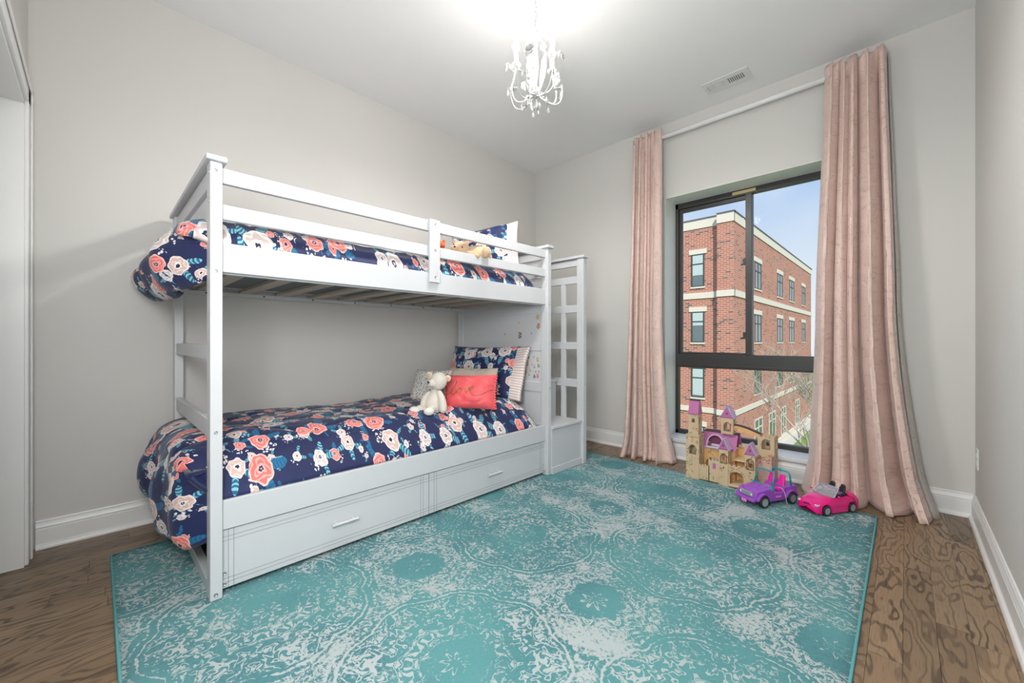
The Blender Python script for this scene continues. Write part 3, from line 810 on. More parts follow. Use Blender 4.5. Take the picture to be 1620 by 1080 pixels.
for u, v, k, s, c in ((850.5, 501.5, 'star', 0.024, 'gold'), (851.5, 515.5, 'round', 0.022, 'red'), (821.5, 510, 'star', 0.013, 'peach'), (798.5, 528.5, 'heart', 0.012, 'pink'), (822.5, 530, 'rect', 0.024, 'black'), (841, 527, 'round', 0.009, 'lilac'),
                      (836.5, 565.5, 'star', 0.010, 'black'), (845, 564.5, 'round', 0.006, 'black'), (850.5, 568.5, 'rect', 0.016, 'gold'), (834.5, 574.5, 'rect', 0.018, 'gold'), (842, 576, 'round', 0.011, 'peach'), (852, 578, 'round', 0.016, 'green'), (845.5, 579.5, 'rect', 0.012, 'lilac'),
                      (831.5, 587, 'rect', 0.017, 'gold'), (839, 585.5, 'round', 0.013, 'peach'), (847.5, 588, 'star', 0.007, 'black'), (852.5, 587.5, 'round', 0.007, 'green'), (837, 592.5, 'round', 0.008, 'green'), (845.5, 595, 'round', 0.015, 'black'), (850.5, 594, 'rect', 0.016, 'pink')):
    sticker(sx(u)[0], sz(u, v), k, s, c)

# ------------------------------------------------------------------ mattresses and bedding
mx0, mx1, my0, my1 = RXB1+0.012, RXF0-0.070, yn+0.02, yf-0.075
for zb, lab in ((0.300, 'grey mattress on the lower bunk slats'), (1.304, 'grey mattress with white printed border on the upper bunk slats')):
    mt = thing('mattress', lab, 'mattress', ((mx0+mx1)/2, (my0+my1)/2, zb))
    zt = 0.145 if zb < 1 else 0.115
    bx('core', M_mattress, mt, mx0, mx1, my0, my1, zb, zb+zt, 0.02, seg=3)
    if zb > 1:
        fr = MB()
        fr.extrude([[(mx0, my0), (mx1, my0), (mx1, my1), (mx0, my1)], [(mx0+0.10, my0+0.09), (mx0+0.10, my1-0.09), (mx1-0.10, my1-0.09), (mx1-0.10, my0+0.09)]], lambda a, b, d: (a, b, d), zb-0.0, zb-0.0012)
        fr.build('border', M_ticking, mt)

def comforter(label, ztop, zfront, hang, seed, lo_back, bulge, u0, pw):
    """sheet: s across (wall -> front), then along the bed from head to foot and down over the foot end"""
    nu, nv = 90, 190
    Ly = 2.262-0.345; edge = 0.10
    Ltot = Ly+edge+hang
    xa, xb = RXB1+0.03, RXF0-0.006
    def f(u, v):
        d = v*Ltot                                   # arc length from head end
        n1 = noise.noise(Vector((u*3.1+seed, d*2.3, seed))); n2 = noise.noise(Vector((u*7+seed, d*6.0, seed+4))); n3 = noise.noise(Vector((u*16, d*14, seed+9)))
        wr = 0.018*n1+0.012*n2+0.006*n3-0.010*max(0, 0.12-abs(noise.noise(Vector((u*4+seed*2, d*3.1, seed+17)))))/0.12
        # cross profile
        x = xa+(xb-xa)*u
        zf = 1.0-max(0, (u-u0)/(1-u0))**pw; zb_ = 1.0-max(0, (0.10-u)/0.10)**2
        prof = zfront+(ztop-zfront)*zf
        prof = prof-(1-zb_)*0.05
        if d < Ly:
            y = 2.262-d; z = prof+wr*(0.9 if u < .9 else .3)
            hd = max(0, 1-d/0.12); z -= 0.07*hd**2
            return (x, y, z)
        # over the end
        e = d-Ly
        k = min(1, e/edge)
        xc = ix0+0.02+(ix1-ix0-0.04)*u
        x2 = x+(xc-x)*min(1, k*1.6)
        zt0 = min(prof, ztop)
        zend = ztop-0.012+0.02*n1
        if e < edge:
            a = k*PI/2
            y = 0.345-0.11*math.sin(a); z = zt0+(zend-zt0)*k-0.05*(1-math.cos(a))
            return (x2, y, z+wr*0.8)
        h = e-edge
        dl = hang*(lo_back+(1-lo_back)*min(1, max(0, (u-0.02)*2.2)))/hang
        rd_ = 1-0.16*max(0, (u-0.72)/0.28)**2-0.10*max(0, (0.15-u)/0.15)**2
        hh = h*dl*(1+0.05*n1)*rd_
        y = 0.235-bulge*math.sin(min(1, h/hang*1.15)*PI*0.85)*(1.25-0.75*u)+0.022*n2+0.018*math.sin(u*17+seed)*min(1, h/0.08)
        y = min(y, 0.282)
        if h > hang*0.86: y += 0.030*((h-hang*0.86)/(hang*0.14))**1.5
        cl_ = max(0, (u-0.80)/0.20)**2
        y = min(y, 0.287)
        y = y+(0.322-y)*cl_
        xs_ = x2+0.03*(0.5-u)*-1*min(1, h/0.2)*0.5
        return (xs_, y, zend-0.05-hh)
    def uvf(u, v): return (v*Ltot+seed*1.37, u*(xb-xa)+seed*0.71)
    o = MB().grid(nu, nv, f, uvf).build('comforter', M_floral, smooth=True, solid=0.022, fixn=False)
    return tag(o, label, 'comforter')
comforter('navy floral comforter on the lower bunk hanging over its foot end', 0.562, 0.372, 0.335, 1.0, 0.72, 0.045, 0.62, 2.6)
comforter('navy floral comforter on the upper bunk bulging past the foot rail', 1.486, 1.365, 0.215, 4.0, 0.95, 0.055, 0.80, 3.2)

# ------------------------------------------------------------------ curtain rod and curtains
RODY, RODZ = 3.375, 2.735
rod = thing('curtain_rod', 'white metal curtain rod above the window', 'curtain rod', (-0.92, RODY, RODZ))
M_rod = mat('white gloss metal', (0.80, 0.80, 0.79), 0.22, vary=0.02)
MB().tube([(-1.73, RODY, RODZ), (-0.92, RODY, RODZ), (-0.11, RODY, RODZ)], 0.0185, 16).build('tube', M_rod, rod, smooth=True)
for x in (-1.73, -0.11):
    s_ = -1 if x < -1 else 1
    MB().lathe([(0, 0), (0.022, 0.0), (0.024, 0.008), (0.018, 0.02), (0, 0.026)], 16, Matrix.Translation((x, RODY, RODZ)) @ Matrix.Rotation(s_*PI/2, 4, 'Y')).build('finial', M_rod, rod, smooth=True)
for x in (-1.69, -0.14):
    MB().box(x-0.008, x+0.008, RODY, YB-0.006, RODZ-0.028, RODZ-0.014).box(x-0.016, x+0.016, YB-0.007, YB, RODZ-0.06, RODZ+0.03).build('bracket', M_rod, rod, bevel=0.002)

def curtain(label, top, mid, bot, wts, seed, ybot, out_side):
    """top/mid/bot: (x0, x1); folds nf"""
    t = thing('curtain', label, 'curtain', ((bot[0]+bot[1])/2, 3.3, 0))
    ztop = RODZ+0.062
    r = random.Random(seed)
    nf = len(wts); tot = sum(wts); acc = [0]
    for w_ in wts: acc.append(acc[-1]+w_/tot)
    amp = [r.uniform(0.75, 1.2) for _ in range(nf)]
    lean = [r.uniform(-0.3, 0.9) for _ in range(nf)]
    def lerp3(a, b, c, k):
        if k < 0.55: q = k/0.55; q = q*q*(3-2*q)*0.5+q*0.5; return a+(b-a)*q
        q = (k-0.55)/0.45; return b+(c-b)*(q*q*0.75+q*0.25)
    def f(u, v, lining=False):
        k = 1-v                                # 0 top, 1 floor
        i = min(nf-1, max(0, next(j for j in range(nf) if u <= acc[j+1]+1e-9)))
        q = (u-acc[i])/(acc[i+1]-acc[i])
        x0 = lerp3(top[0], mid[0], bot[0], k); x1 = lerp3(top[1], mid[1], bot[1], k)
        x = x0+(x1-x0)*u
        A = (0.048+0.070*k**1.1)*amp[i]*(0.75+0.25*wts[i])
        ph = 2*PI*q
        y = (3.350-0.075*k**1.6+(ybot*k**4))-A*1.3*(0.5*(1-math.cos(ph)))**0.48+A*0.50
        y = y-0.02*math.sin(ph*2+seed)*k
        wid = (x1-x0)/nf
        x += wid*0.30*math.sin(ph)*lean[i]*(0.5+0.7*k)-wid*0.13*math.sin(2*ph)
        n = noise.noise(Vector((u*7+seed, k*9, seed))); n2 = noise.noise(Vector((u*20+seed, k*26, seed+3)))
        y += 0.010*n*k+0.0045*n2
        # gathered rod pocket
        if k < 0.05: 
            g = k/0.05
            y = 3.338+(y-3.338)*(0.45+0.55*g)-0.016*math.sin(min(1, abs(k-0.024)/0.024)*PI/2+PI/2)*0+0.006*math.sin(u*70)
        if 0.045 < k < 0.055: y -= -0.004
        z = ztop*v
        if k < 0.03: z += 0.012*math.sin(u*2*PI*nf*1.0+seed)+0.008*math.sin(u*61)
        # puddle at the floor
        if k > 0.93:
            g = (k-0.93)/0.07
            y -= 0.05*g*g*(0.5+0.5*math.sin(u*9+seed))+0.012*math.sin(u*40+seed)*g
            x += (u-0.5)*0.05*g
            z = max(z, 0.004)+0.010*max(0, noise.noise(Vector((u*14, g*2, seed))))*g
        y = min(y, 3.425)
        z = max(z, 0.004)
        return (x, y, z)
    W = 1.2
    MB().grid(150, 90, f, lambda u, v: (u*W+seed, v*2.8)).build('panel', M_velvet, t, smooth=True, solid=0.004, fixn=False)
    # taupe lining turned outward along the outer edge
    def g(u, v):
        k = 1-v
        uu = (0.0 if out_side < 0 else 1.0)
        x, y, z = f(uu, v)
        n = noise.noise(Vector((u*5+seed, k*6, 2.2)))
        return (x+out_side*(0.055*(0.6+0.4*k)*u-0.02)+0.004*n, min(3.44, y+0.022+0.018*math.sin(u*5.0+k*2)+0.008*n), max(0.004, z-0.02*(1 if k < 0.5 else 0)))
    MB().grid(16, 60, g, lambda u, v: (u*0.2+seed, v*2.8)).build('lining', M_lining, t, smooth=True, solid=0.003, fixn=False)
    return t
curtain('narrow blush pink velvet curtain hanging beside the bunk bed staircase', (-1.735, -1.488), (-1.742, -1.478), (-1.765, -1.365), [0.7, 0.9, 0.6, 1.5], 2.0, 0.0, -1)
curtain('wide blush pink velvet curtain pooling behind the pink toy convertible', (-0.385, -0.085), (-0.435, -0.045), (-0.485, 0.085), [1.5, 0.7, 0.7, 1.7, 0.6], 5.0, -0.02, 1)

# ------------------------------------------------------------------ chandelier
CC = Vector((-1.39, 1.61, 0))
ch = thing('chandelier', 'small white metal chandelier with candle bulbs, roses and crystal drops', 'chandelier', (CC.x, CC.y, 2.20))
M_cw = mat('white enamelled metal', (0.42, 0.42, 0.417), 0.45, vary=0.02)
M_crystal = mat('clear crystal', (0.92, 0.93, 0.93), 0.03, spec=0.6, Transmission_Weight=0.85, IOR=1.5)
M_bulb = emit('lit candle bulb', (1.0, 0.945, 0.88), BULB_STRENGTH)
def cpt(r, a, z): return (CC.x+r*math.cos(a), CC.y+r*math.sin(a), z)
MB().lathe([(0, 0), (0.012, 0.0), (0.02, 0.006), (0.05, 0.018), (0.06, 0.03), (0.06, 0.034), (0, 0.034)], 24, Matrix.Translation((CC.x, CC.y, H-0.034))).build('canopy', M_cw, ch, smooth=True)
z = H-0.04; i = 0
while z > 2.665:
    a = (i % 2)*PI/2
    pts = []
    for k in range(12):
        t = 2*PI*k/12; rr = 0.0075*math.cos(t); zz = 0.015*math.sin(t)
        pts.append((CC.x+rr*math.cos(a), CC.y+rr*math.sin(a), z-0.012+zz))
    MB().tube(pts, 0.0019, 5, closed=True).build('chain_link', M_bolt, ch, smooth=True)
    z -= 0.024; i += 1
MB().lathe([(0, 0), (0.007, 0.0), (0.013, 0.012), (0.024, 0.022), (0.015, 0.04), (0.008, 0.06), (0.006, 0.14), (0.010, 0.20), (0.005, 0.26), (0.007, 0.33), (0.014, 0.345), (0.008, 0.375), (0, 0.385)], 14, Matrix.Translation((CC.x, CC.y, 2.275))).build('column', M_cw, ch, smooth=True)
def flower(parent, p, s, seed, name='rose'):
    r = random.Random(seed); mb = MB(); p = Vector(p); ax = Vector((p.x-CC.x, p.y-CC.y, 0.02)).normalized()
    e1 = ax.orthogonal().normalized(); e2 = ax.cross(e1)
    for ring_, (n, rr, tilt) in enumerate(((5, 1.0, 0.25), (4, 0.62, 0.7))):
        for k in range(n):
            a = 2*PI*(k+0.5*ring_)/n+r.uniform(-.2, .2); d = e1*math.cos(a)+e2*math.sin(a); tn = e2*math.cos(a)-e1*math.sin(a)
            b = len(mb.v); W_ = s*rr*0.75
            for (l, w_, h) in ((0.05, 0.15, 0), (0.5, 0.9, 0.10), (0.85, 0.85, 0.28*1), (1.0, 0.35, 0.42)):
                for q in (-1, -0.33, 0.33, 1):
                    mb.v.append(p+d*(l*s*rr)+tn*(q*w_*W_*0.6)+ax*((h*(0.5+tilt)+0.10*q*q*l)*s))
            for j in range(3):
                for q in range(3): mb.f.append((b+j*4+q, b+j*4+q+1, b+j*4+5+q, b+j*4+4+q))
    mb.ellip(p+ax*s*0.25, (s*0.22, s*0.22, s*0.22), 8, 6)
    return mb.build(name, M_cw, parent, smooth=True, fixn=False)
def leaf(parent, p, d, L, wd, bend, name='leaf'):
    d = Vector(d).normalized(); p = Vector(p); sd = d.cross(Vector((0.13, 0.21, 1))).normalized(); nn = sd.cross(d)
    def f(u, v):
        q = (u-0.5)*2; ww = wd*math.sin(min(1, v*1.02+0.02)*PI)**0.8
        return p+d*(L*v)+sd*(q*ww)+nn*(bend*v*v+abs(q)*ww*0.35)
    return MB().grid(4, 8, f).build(name, M_cw, parent, smooth=True, solid=0.0008, fixn=False)
def crystal(parent, p, L=0.03):
    o = MB().lathe([(0, 0), (0.003, 0.001), (0.0075, 0.008), (0.006, 0.016), (0.0015, L), (0, L+0.001)], 6, Matrix.Translation((p[0], p[1], p[2]-L))).build('crystal_drop', M_crystal, parent)
    MB().tube([(p[0], p[1], p[2]), (p[0], p[1], p[2]+0.012)], 0.0008, 4).build('wire', M_bolt, o)
NA = 5
for k in range(NA):
    a = math.radians(44.2-90)+2*PI*k/NA+0.62
    arc = []
    for j in range(15):
        t = j/14
        r_ = 0.012+0.118*math.sin(t*PI*0.62)**0.9 if t < 0.8 else 0.125-0.02*(t-0.8)/0.2
        zz = 2.285-0.034*math.sin(t*PI*0.9)*1.2+0.17*t**2.6
        arc.append(cpt(r_*1.0, a+0.25*t, zz))
    arm = MB().tube(arc, [0.0042]*15, 7).build('arm', M_cw, ch, smooth=True)
    ex, ey, ez = arc[-1]
    MB().lathe([(0, 0), (0.010, 0), (0.022, 0.010), (0.024, 0.014), (0.010, 0.008), (0, 0.008)], 14, Matrix.Translation((ex, ey, ez-0.004))).build('drip_cup', M_cw, arm, smooth=True)
    MB().lathe([(0, 0), (0.0105, 0), (0.0105, 0.062), (0.007, 0.066), (0, 0.066)], 14, Matrix.Translation((ex, ey, ez+0.004))).build('candle_sleeve', M_cw, arm, smooth=True)
    tag(MB().lathe([(0.0075, 0), (0.010, 0.008), (0.0165, 0.026), (0.0172, 0.036), (0.0135, 0.056), (0.007, 0.074), (0.002, 0.088), (0, 0.090)], 16, Matrix.Translation((ex, ey, ez+0.068))).build('bulb', M_bulb, arm, smooth=True), 'glowing flame-shaped bulb')
    ld = bpy.data.lights.new('bulb_light', 'SPOT'); lo_ = bpy.data.objects.new('bulb_light', ld); COL.objects.link(lo_)   # downward glow of each bulb
    ld.energy = LAMP_WATTS; ld.spot_size = PI; ld.spot_blend = 0.55; ld.shadow_soft_size = 0.035; ld.color = (1.0, 0.975, 0.94)
    lo_.location = (ex, ey, ez+0.095); lo_.location -= ch.location; lo_.parent = ch
    a2 = a+0.25+0.30
    flower(ch, cpt(0.150, a2-0.18, ez-0.015), 0.022, k)
    leaf(ch, cpt(0.118, a+0.2, ez-0.03), (math.cos(a+0.6), math.sin(a+0.6), 0.75), 0.055, 0.013, 0.02)
    leaf(ch, cpt(0.10, a+0.1, ez-0.10), (math.cos(a-0.4), math.sin(a-0.4), -0.2), 0.05, 0.012, 0.015)
    # lower scroll, rose and drops
    sc_ = [cpt(0.015+0.13*math.sin(t*PI*0.55), a-0.35+0.3*t, 2.278-0.052*math.sin(t*PI)+0.085*t*t) for t in [q/11 for q in range(12)]]
    MB().tube(sc_, 0.0028, 6).build('scroll', M_cw, ch, smooth=True)
    flower(ch, cpt(0.052, a-0.2, 2.258), 0.020, k+20)
    crystal(ch, cpt(0.075, a+0.15, 2.243)); crystal(ch, cpt(0.150, a+0.12, 2.335), 0.034)
    # tall inner leaves and crown leaves
    leaf(ch, cpt(0.020, a+0.5, 2.30), (0.16*math.cos(a+0.5), 0.16*math.sin(a+0.5), 1), 0.21, 0.017, 0.0)
    leaf(ch, cpt(0.012, a, 2.585), (0.7*math.cos(a), 0.7*math.sin(a), 0.8), 0.075, 0.016, -0.02)
    crown = [cpt(0.008+0.06*math.sin(t*PI*0.7), a+0.6, 2.60+0.02*math.sin(t*PI)-0.03*t) for t in [q/7 for q in range(8)]]
    MB().tube(crown, 0.0022, 5).build('crown_scroll', M_cw, ch, smooth=True)
    flower(ch, cpt(0.062, a+0.6, 2.578), 0.019, k+40)
crystal(ch, cpt(0.0, 0, 2.255), 0.036)
for k in range(9):   # bead string down the column
    MB().ellip(cpt(0.016, 5.2, 2.55-k*0.022), (0.0045, 0.0045, 0.006), 8, 6).build('bead', M_crystal, ch, smooth=True)

# ------------------------------------------------------------------ cushions
def pz(u, v, t): return t/2*(max(0, (1-u**4))*max(0, (1-v**4)))**0.55
def cushion_mesh(mb, w_, h_, t, seed, x_off=0.0, pin=0.06, wr=1.0):
    for sgn in (-1, 1):
        def f(a, b):
            u, v = a*2-1, b*2-1
            x = w_/2*u*(1-pin*(1-v*v)*u*u); zz = h_/2*v*(1-pin*(1-u*u)*v*v)
            d = pz(u, v, t)
            n = noise.noise(Vector((u*2+seed, v*2, sgn*3+seed))); n2 = noise.noise(Vector((u*5+seed, v*7, sgn*3)))
            ed = min(1, d/(t*0.25))
            d += (0.010*n+0.006*n2)*ed*wr
            return (x+x_off, sgn*d, zz+h_/2)
        mb.grid(40, 32, f, lambda a, b, sg=sgn: (a*w_+seed+sg, b*h_+seed*0.7))
    return mb
def cushion(name, label, w_, h_, t, loc, lean, rz, m, seed, group=None, wr=1.0, cat='pillow', roll=0.0):
    o = thing(name, label, cat, loc, (math.radians(-lean), math.radians(roll), math.radians(rz)), group)
    cushion_mesh(MB(), w_, h_, t, seed, wr=wr).build('cover', m, o, world=False, smooth=True, fixn=False)
    return o
def flange(o, w_, h_, fw, t, seed):
    def f(a, b):
        v = b*2-1; x = w_/2-0.02+fw*a
        return (x-0.015*(1-v*v), -0.016*t/0.15-0.012*math.sin(b*9+seed)*a, h_/2+h_/2*v*(0.93+0.07*a))
    MB().grid(10, 30, f, lambda a, b: (a*fw, b*h_)).build('striped_hem', M_stripe, o, world=False, smooth=True, solid=0.035*t/0.15, fixn=False)
lp = cushion('pillow', 'navy floral pillow with striped hem leaning on the stickered headboard', 0.66, 0.43, 0.15, (-2.42, 2.075, 0.552), 20, 12, M_floral, 3.3)
flange(lp, 0.66, 0.43, 0.10, 0.15, 1.0)
up = cushion('pillow', 'navy floral pillow with striped hem standing at the upper bunk head', 0.50, 0.42, 0.15, (-2.34, 2.06, 1.478), 14, 26, M_floral, 8.1, roll=-7)
flange(up, 0.50, 0.42, 0.09, 0.15, 2.0)
def knit_build():
    u, v, _ = xyz(coord('UV')); k = fsin(u*620.0)*fsin(v*520.0)
    return dict(color=mixc(sstep(0.2, 0.6, k), (0.70, 0.60, 0.50), (0.52, 0.42, 0.33)), normal=bumpn(k, 0.6, 0.004))
M_knit = mat('cream knit', build=knit_build, rough=0.9)
cushion('cushion', 'cream knitted cushion tucked behind the coral cushion', 0.36, 0.27, 0.10, (-2.19, 1.83, 0.560), 26, 36, M_knit, 2.0)
def speck_build():
    d, c, p_ = voronoi2(coord('UV'), 60.0, 1.0)
    return dict(color=mixc(d < 0.22, (0.62, 0.60, 0.56), (0.10, 0.11, 0.10)))
M_speck = mat('white speckled cotton', build=speck_build, rough=0.85)
cushion('cushion', 'white cushion with black specks behind the white plush bear', 0.30, 0.26, 0.10, (-2.43, 1.63, 0.556), 26, 24, M_speck, 4.0)
M_coral = mat('coral satin', (0.84, 0.105, 0.120), 0.48, vary=0.06, spec=0.4, bump=0.15, bscale=25, Sheen_Weight=0.2)
M_gold = mat('gold foil', (0.33, 0.19, 0.05), 0.32, metal=0.45)
cw_, chh, ct = 0.34, 0.235, 0.12
co = cushion('cushion', 'coral satin cushion with gold love lettering on the lower bunk', cw_, chh, ct, (-2.060, 1.715, 0.548), 18, 40, M_coral, 6.0)
strokes = [(470,620),(500,628),(535,612),(570,575),(598,520),(603,495),(590,488),(570,515),(552,570),(548,612),(560,632),(585,622),(612,595),(632,570),(618,580),(614,612),(632,625),(655,610),(662,582),(645,566),(640,580),(662,586),(690,572),(703,575),(702,600),(712,615),(730,595),(748,560),(752,590),(785,572),(795,556),(778,550),(757,575),(762,610),(790,636),(840,642),(900,622),(960,592),(1012,572)]
def csurf(x, y):
    u = (x-742)/285; v = (590-y)/175; u = max(-.94, min(.94, u)); v = max(-.9, min(.9, v))
    return (cw_/2*u, -pz(u, v, ct)-0.0045, chh/2+chh/2*v)
# smooth the lettering
sm = []
for i in range(len(strokes)-1):
    p0, p1, p2, p3 = strokes[max(i-1, 0)], strokes[i], strokes[i+1], strokes[min(i+2, len(strokes)-1)]
    for k in range(4):
        t = k/4
        sm.append(tuple(0.5*((2*p1[j])+(-p0[j]+p2[j])*t+(2*p0[j]-5*p1[j]+4*p2[j]-p3[j])*t*t+(-p0[j]+3*p1[j]-3*p2[j]+p3[j])*t**3) for j in (0, 1)))
tag(MB().tube([csurf(*q) for q in sm], 0.0019, 6).build('lettering', M_gold, co, world=False, smooth=True), 'gold cursive word love')
for s_ in (-1, 1):
    for k in range(13):
        v = -0.92+k*1.84/12
        MB().ellip((s_*(cw_/2*(1-0.06*(1-v*v))+0.005), 0, chh/2+chh/2*v), (0.0085, 0.0085, 0.0085), 8, 6).build('pompom', M_coral, co, world=False, smooth=True)

# ------------------------------------------------------------------ plush toys
def fuzz(amp, fr, seed):
    def f(p, u): return p*(1+amp*noise.noise(u*fr+Vector((seed, seed, seed))))
    return f
def plush_white():
    M = mat('cream plush', (0.72, 0.66, 0.58), 0.95, vary=0.06, bump=0.7, bscale=260, Sheen_Weight=0.4)
    Mi = mat('tan ear felt', (0.62, 0.42, 0.24), 0.9); Mk = mat('black stitching', (0.02, 0.02, 0.02), 0.5); Mw = mat('white foot plush', (0.80, 0.77, 0.72), 0.95, bump=0.5)
    t = thing('plush_bear', 'cream plush bear with closed eyes sitting against the coral cushion', 'plush toy', (-2.145, 1.475, 0.548), (0, 0, math.radians(44)))
    P = dict(world=False, smooth=True)
    MB().ellip((0.018, 0.0, 0.072), (0.058, 0.052, 0.080), 24, 16, Euler((0, 0.12, 0)), lambda p, u: Vector((p.x*(1-0.28*u.z), p.y*(1-0.25*u.z), p.z))).build('body', M, t, **P)
    hd = MB().ellip((0.048, -0.005, 0.200), (0.052, 0.050, 0.056), 24, 16, None, fuzz(0.03, 1.5, 2)).build('head', M, t, **P)
    MB().ellip((0.014, -0.042, 0.188), (0.028, 0.024, 0.026), 16, 10).build('muzzle', M, hd, **P)
    MB().ellip((-0.004, -0.063, 0.196), (0.0075, 0.006, 0.006), 10, 8).build('nose', Mk, hd, **P)
    MB().tube([(0.004, -0.064, 0.174), (0.010, -0.066, 0.170), (0.018, -0.063, 0.172), (0.023, -0.060, 0.178)], 0.0010, 5).build('mouth', Mk, hd, **P)
    for ex in (0.030, -0.004):
        MB().tube([(ex-0.009, -0.053+abs(ex)*0.05, 0.204), (ex-0.004, -0.0555, 0.2), (ex+0.003, -0.0545, 0.2), (ex+0.009, -0.050, 0.204)], 0.0012, 5).build('eye', Mk, hd, **P)
    for ex, ez in ((0.106, 0.216), (-0.010, 0.236)):
        e = MB().ellip((ex, -0.002, ez), (0.019, 0.009, 0.021), 14, 10).build('ear', M, t, **P)
        MB().ellip((ex-0.002, -0.0085, ez-0.001), (0.012, 0.004, 0.014), 12, 8).build('inner_ear', Mi, e, **P)
    def arm(pts, rs): MB().tube(pts, rs, 12).build('arm', M, t, sub=1, **P)
    arm([(0.045, -0.02, 0.145), (0.066, -0.035, 0.115), (0.080, -0.042, 0.075), (0.083, -0.045, 0.035), (0.082, -0.048, 0.012), (0.082, -0.05, 0.004)], [0.012, 0.021, 0.024, 0.026, 0.022, 0.006])
    arm([(-0.005, -0.01, 0.135), (-0.028, -0.02, 0.11), (-0.042, -0.03, 0.075), (-0.045, -0.035, 0.045), (-0.045, -0.037, 0.034)], [0.010, 0.017, 0.020, 0.019, 0.006])
    for pts, ft in ((((-0.02, -0.01, 0.035), (-0.06, -0.03, 0.03), (-0.085, -0.05, 0.026)), (-0.092, -0.062, 0.024)), (((0.02, -0.02, 0.035), (0.012, -0.06, 0.028), (0.006, -0.085, 0.024)), (0.004, -0.092, 0.022))):
        lg = MB().tube(pts, [0.026, 0.025, 0.022], 12).build('leg', M, t, sub=1, **P)
        MB().ellip(ft, (0.033, 0.022, 0.024), 16, 10).build('foot', Mw, lg, **P)
plush_white()
def plush_tan():
    M = mat('tan plush', (0.62, 0.43, 0.27), 0.95, vary=0.10, bump=0.8, bscale=220, Sheen_Weight=0.4); Mk = mat('brown glass eye', (0.03, 0.02, 0.015), 0.25)
    Mr = mat('tan ribbed knit', (0.66, 0.48, 0.31), 0.95, bump=0.8, bscale=90)
    t = thing('plush_bear', 'tan teddy bear lying on its side on the upper bunk behind the guard rail', 'plush toy', (-2.005, 1.60, 1.500), (0, 0, math.radians(50)))
    P = dict(world=False, smooth=True)
    hd = MB().ellip((0, 0, 0.066), (0.066, 0.056, 0.056), 24, 16, Euler((0, 0.25, 0)), fuzz(0.05, 1.6, 5)).build('head', M, t, **P)
    MB().ellip((-0.034, -0.042, 0.070), (0.026, 0.022, 0.022), 16, 10).build('muzzle', M, hd, **P)
    MB().ellip((-0.036, -0.064, 0.076), (0.007, 0.005, 0.006), 8, 6).build('nose', Mk, hd, **P)
    MB().ellip((-0.042, -0.050, 0.094), (0.005, 0.004, 0.005), 8, 6).build('eye', Mk, hd, **P); MB().ellip((0.010, -0.057, 0.076), (0.005, 0.004, 0.005), 8, 6).build('eye', Mk, hd, **P)
    for p in ((-0.02, 0.02, 0.118), (0.035, -0.01, 0.112)): MB().ellip(p, (0.018, 0.010, 0.016), 12, 8).build('ear', M, t, **P)
    def rib(p, u): return p*(1+0.035*math.sin(u.x*26))
    MB().ellip((0.105, 0.01, 0.052), (0.062, 0.050, 0.052), 40, 16, None, rib).build('body', Mr, t, **P)
    MB().ellip((0.160, -0.03, 0.056), (0.030, 0.030, 0.034), 16, 10, None, fuzz(0.06, 1.5, 1)).build('leg', M, t, **P)
    MB().ellip((0.165, 0.04, 0.040), (0.034, 0.030, 0.032), 16, 10).build('leg', M, t, **P)
    MB().ellip((0.075, -0.045, 0.035), (0.045, 0.018, 0.020), 16, 10, Euler((0, 0.3, 0))).build('arm', M, t, **P)
    MB().ellip((0.06, 0.055, 0.05), (0.04, 0.018, 0.018), 16, 10).build('arm', M, t, **P)
plush_tan()
def plush_orange():
    M = mat('orange plush', (0.75, 0.16, 0.06), 0.9, bump=0.5, bscale=200); t = thing('plush_toy', 'small orange plush toy beside the tan teddy bear', 'plush toy', (-2.035, 1.455, 1.497), (0, 0, 0.6))
    P = dict(world=False, smooth=True)
    MB().ellip((0, 0, 0.035), (0.042, 0.036, 0.037), 18, 12).build('body', M, t, **P); MB().ellip((0.01, -0.005, 0.082), (0.030, 0.028, 0.028), 18, 12).build('head', M, t, **P)
    for x in (-0.012, 0.032): MB().ellip((x, 0, 0.106), (0.009, 0.006, 0.011), 10, 8).build('ear', M, t, **P)
plush_orange()

# ------------------------------------------------------------------ toy castle
def print_build(c0, c1):
    def b():
        p = coord('Position'); x, y, z = xyz(p)
        q = vec(x+y*0.6, z)
        d, c, _ = voronoi2(q, 26.0, 1.0); cr, cg, cb = xyz(c)
        d2, c2, _ = voronoi2(q, 95.0, 1.0); er, eg, eb = xyz(c2)
        g = fnoise(vec(x*30, y*30, z*3), 1.0, 2.0)
        col = mixc(g, c0, c1)
        vine = (fabs_(fnoise(q, 9.0, 1.0)-0.5) < 0.025)*(er > 0.45)*(d2 < 0.34)
        col = mixc(vine, col, (0.12, 0.22, 0.09))
        col = mixc((d < 0.30)*(cr > 0.80)*(d2 < 0.32), col, (0.42, 0.06, 0.05))
        return dict(color=col)
    return b
M_cwood = mat('printed birch ply', build=print_build((0.56, 0.41, 0.25), (0.66, 0.50, 0.32)), rough=0.55)
M_cwarm = mat('printed honey ply', build=print_build((0.70, 0.40, 0.16), (0.78, 0.48, 0.22)), rough=0.55)
M_cin = mat('plain birch ply', (0.72, 0.53, 0.30), 0.6, vary=0.06)
M_cpur = mat('pink purple roof print', (0.46, 0.145, 0.33), 0.5, vary=0.06)
M_clil = mat('lilac roof edge', (0.56, 0.42, 0.64), 0.5, vary=0.04)
M_cink = mat('dark brown print', (0.07, 0.03, 0.03), 0.6)
CZ = 0.0125
cs_ = thing('toy_castle', 'wooden toy castle with pink purple roofs standing under the window', 'toy castle', (-0.90, 3.12, CZ))
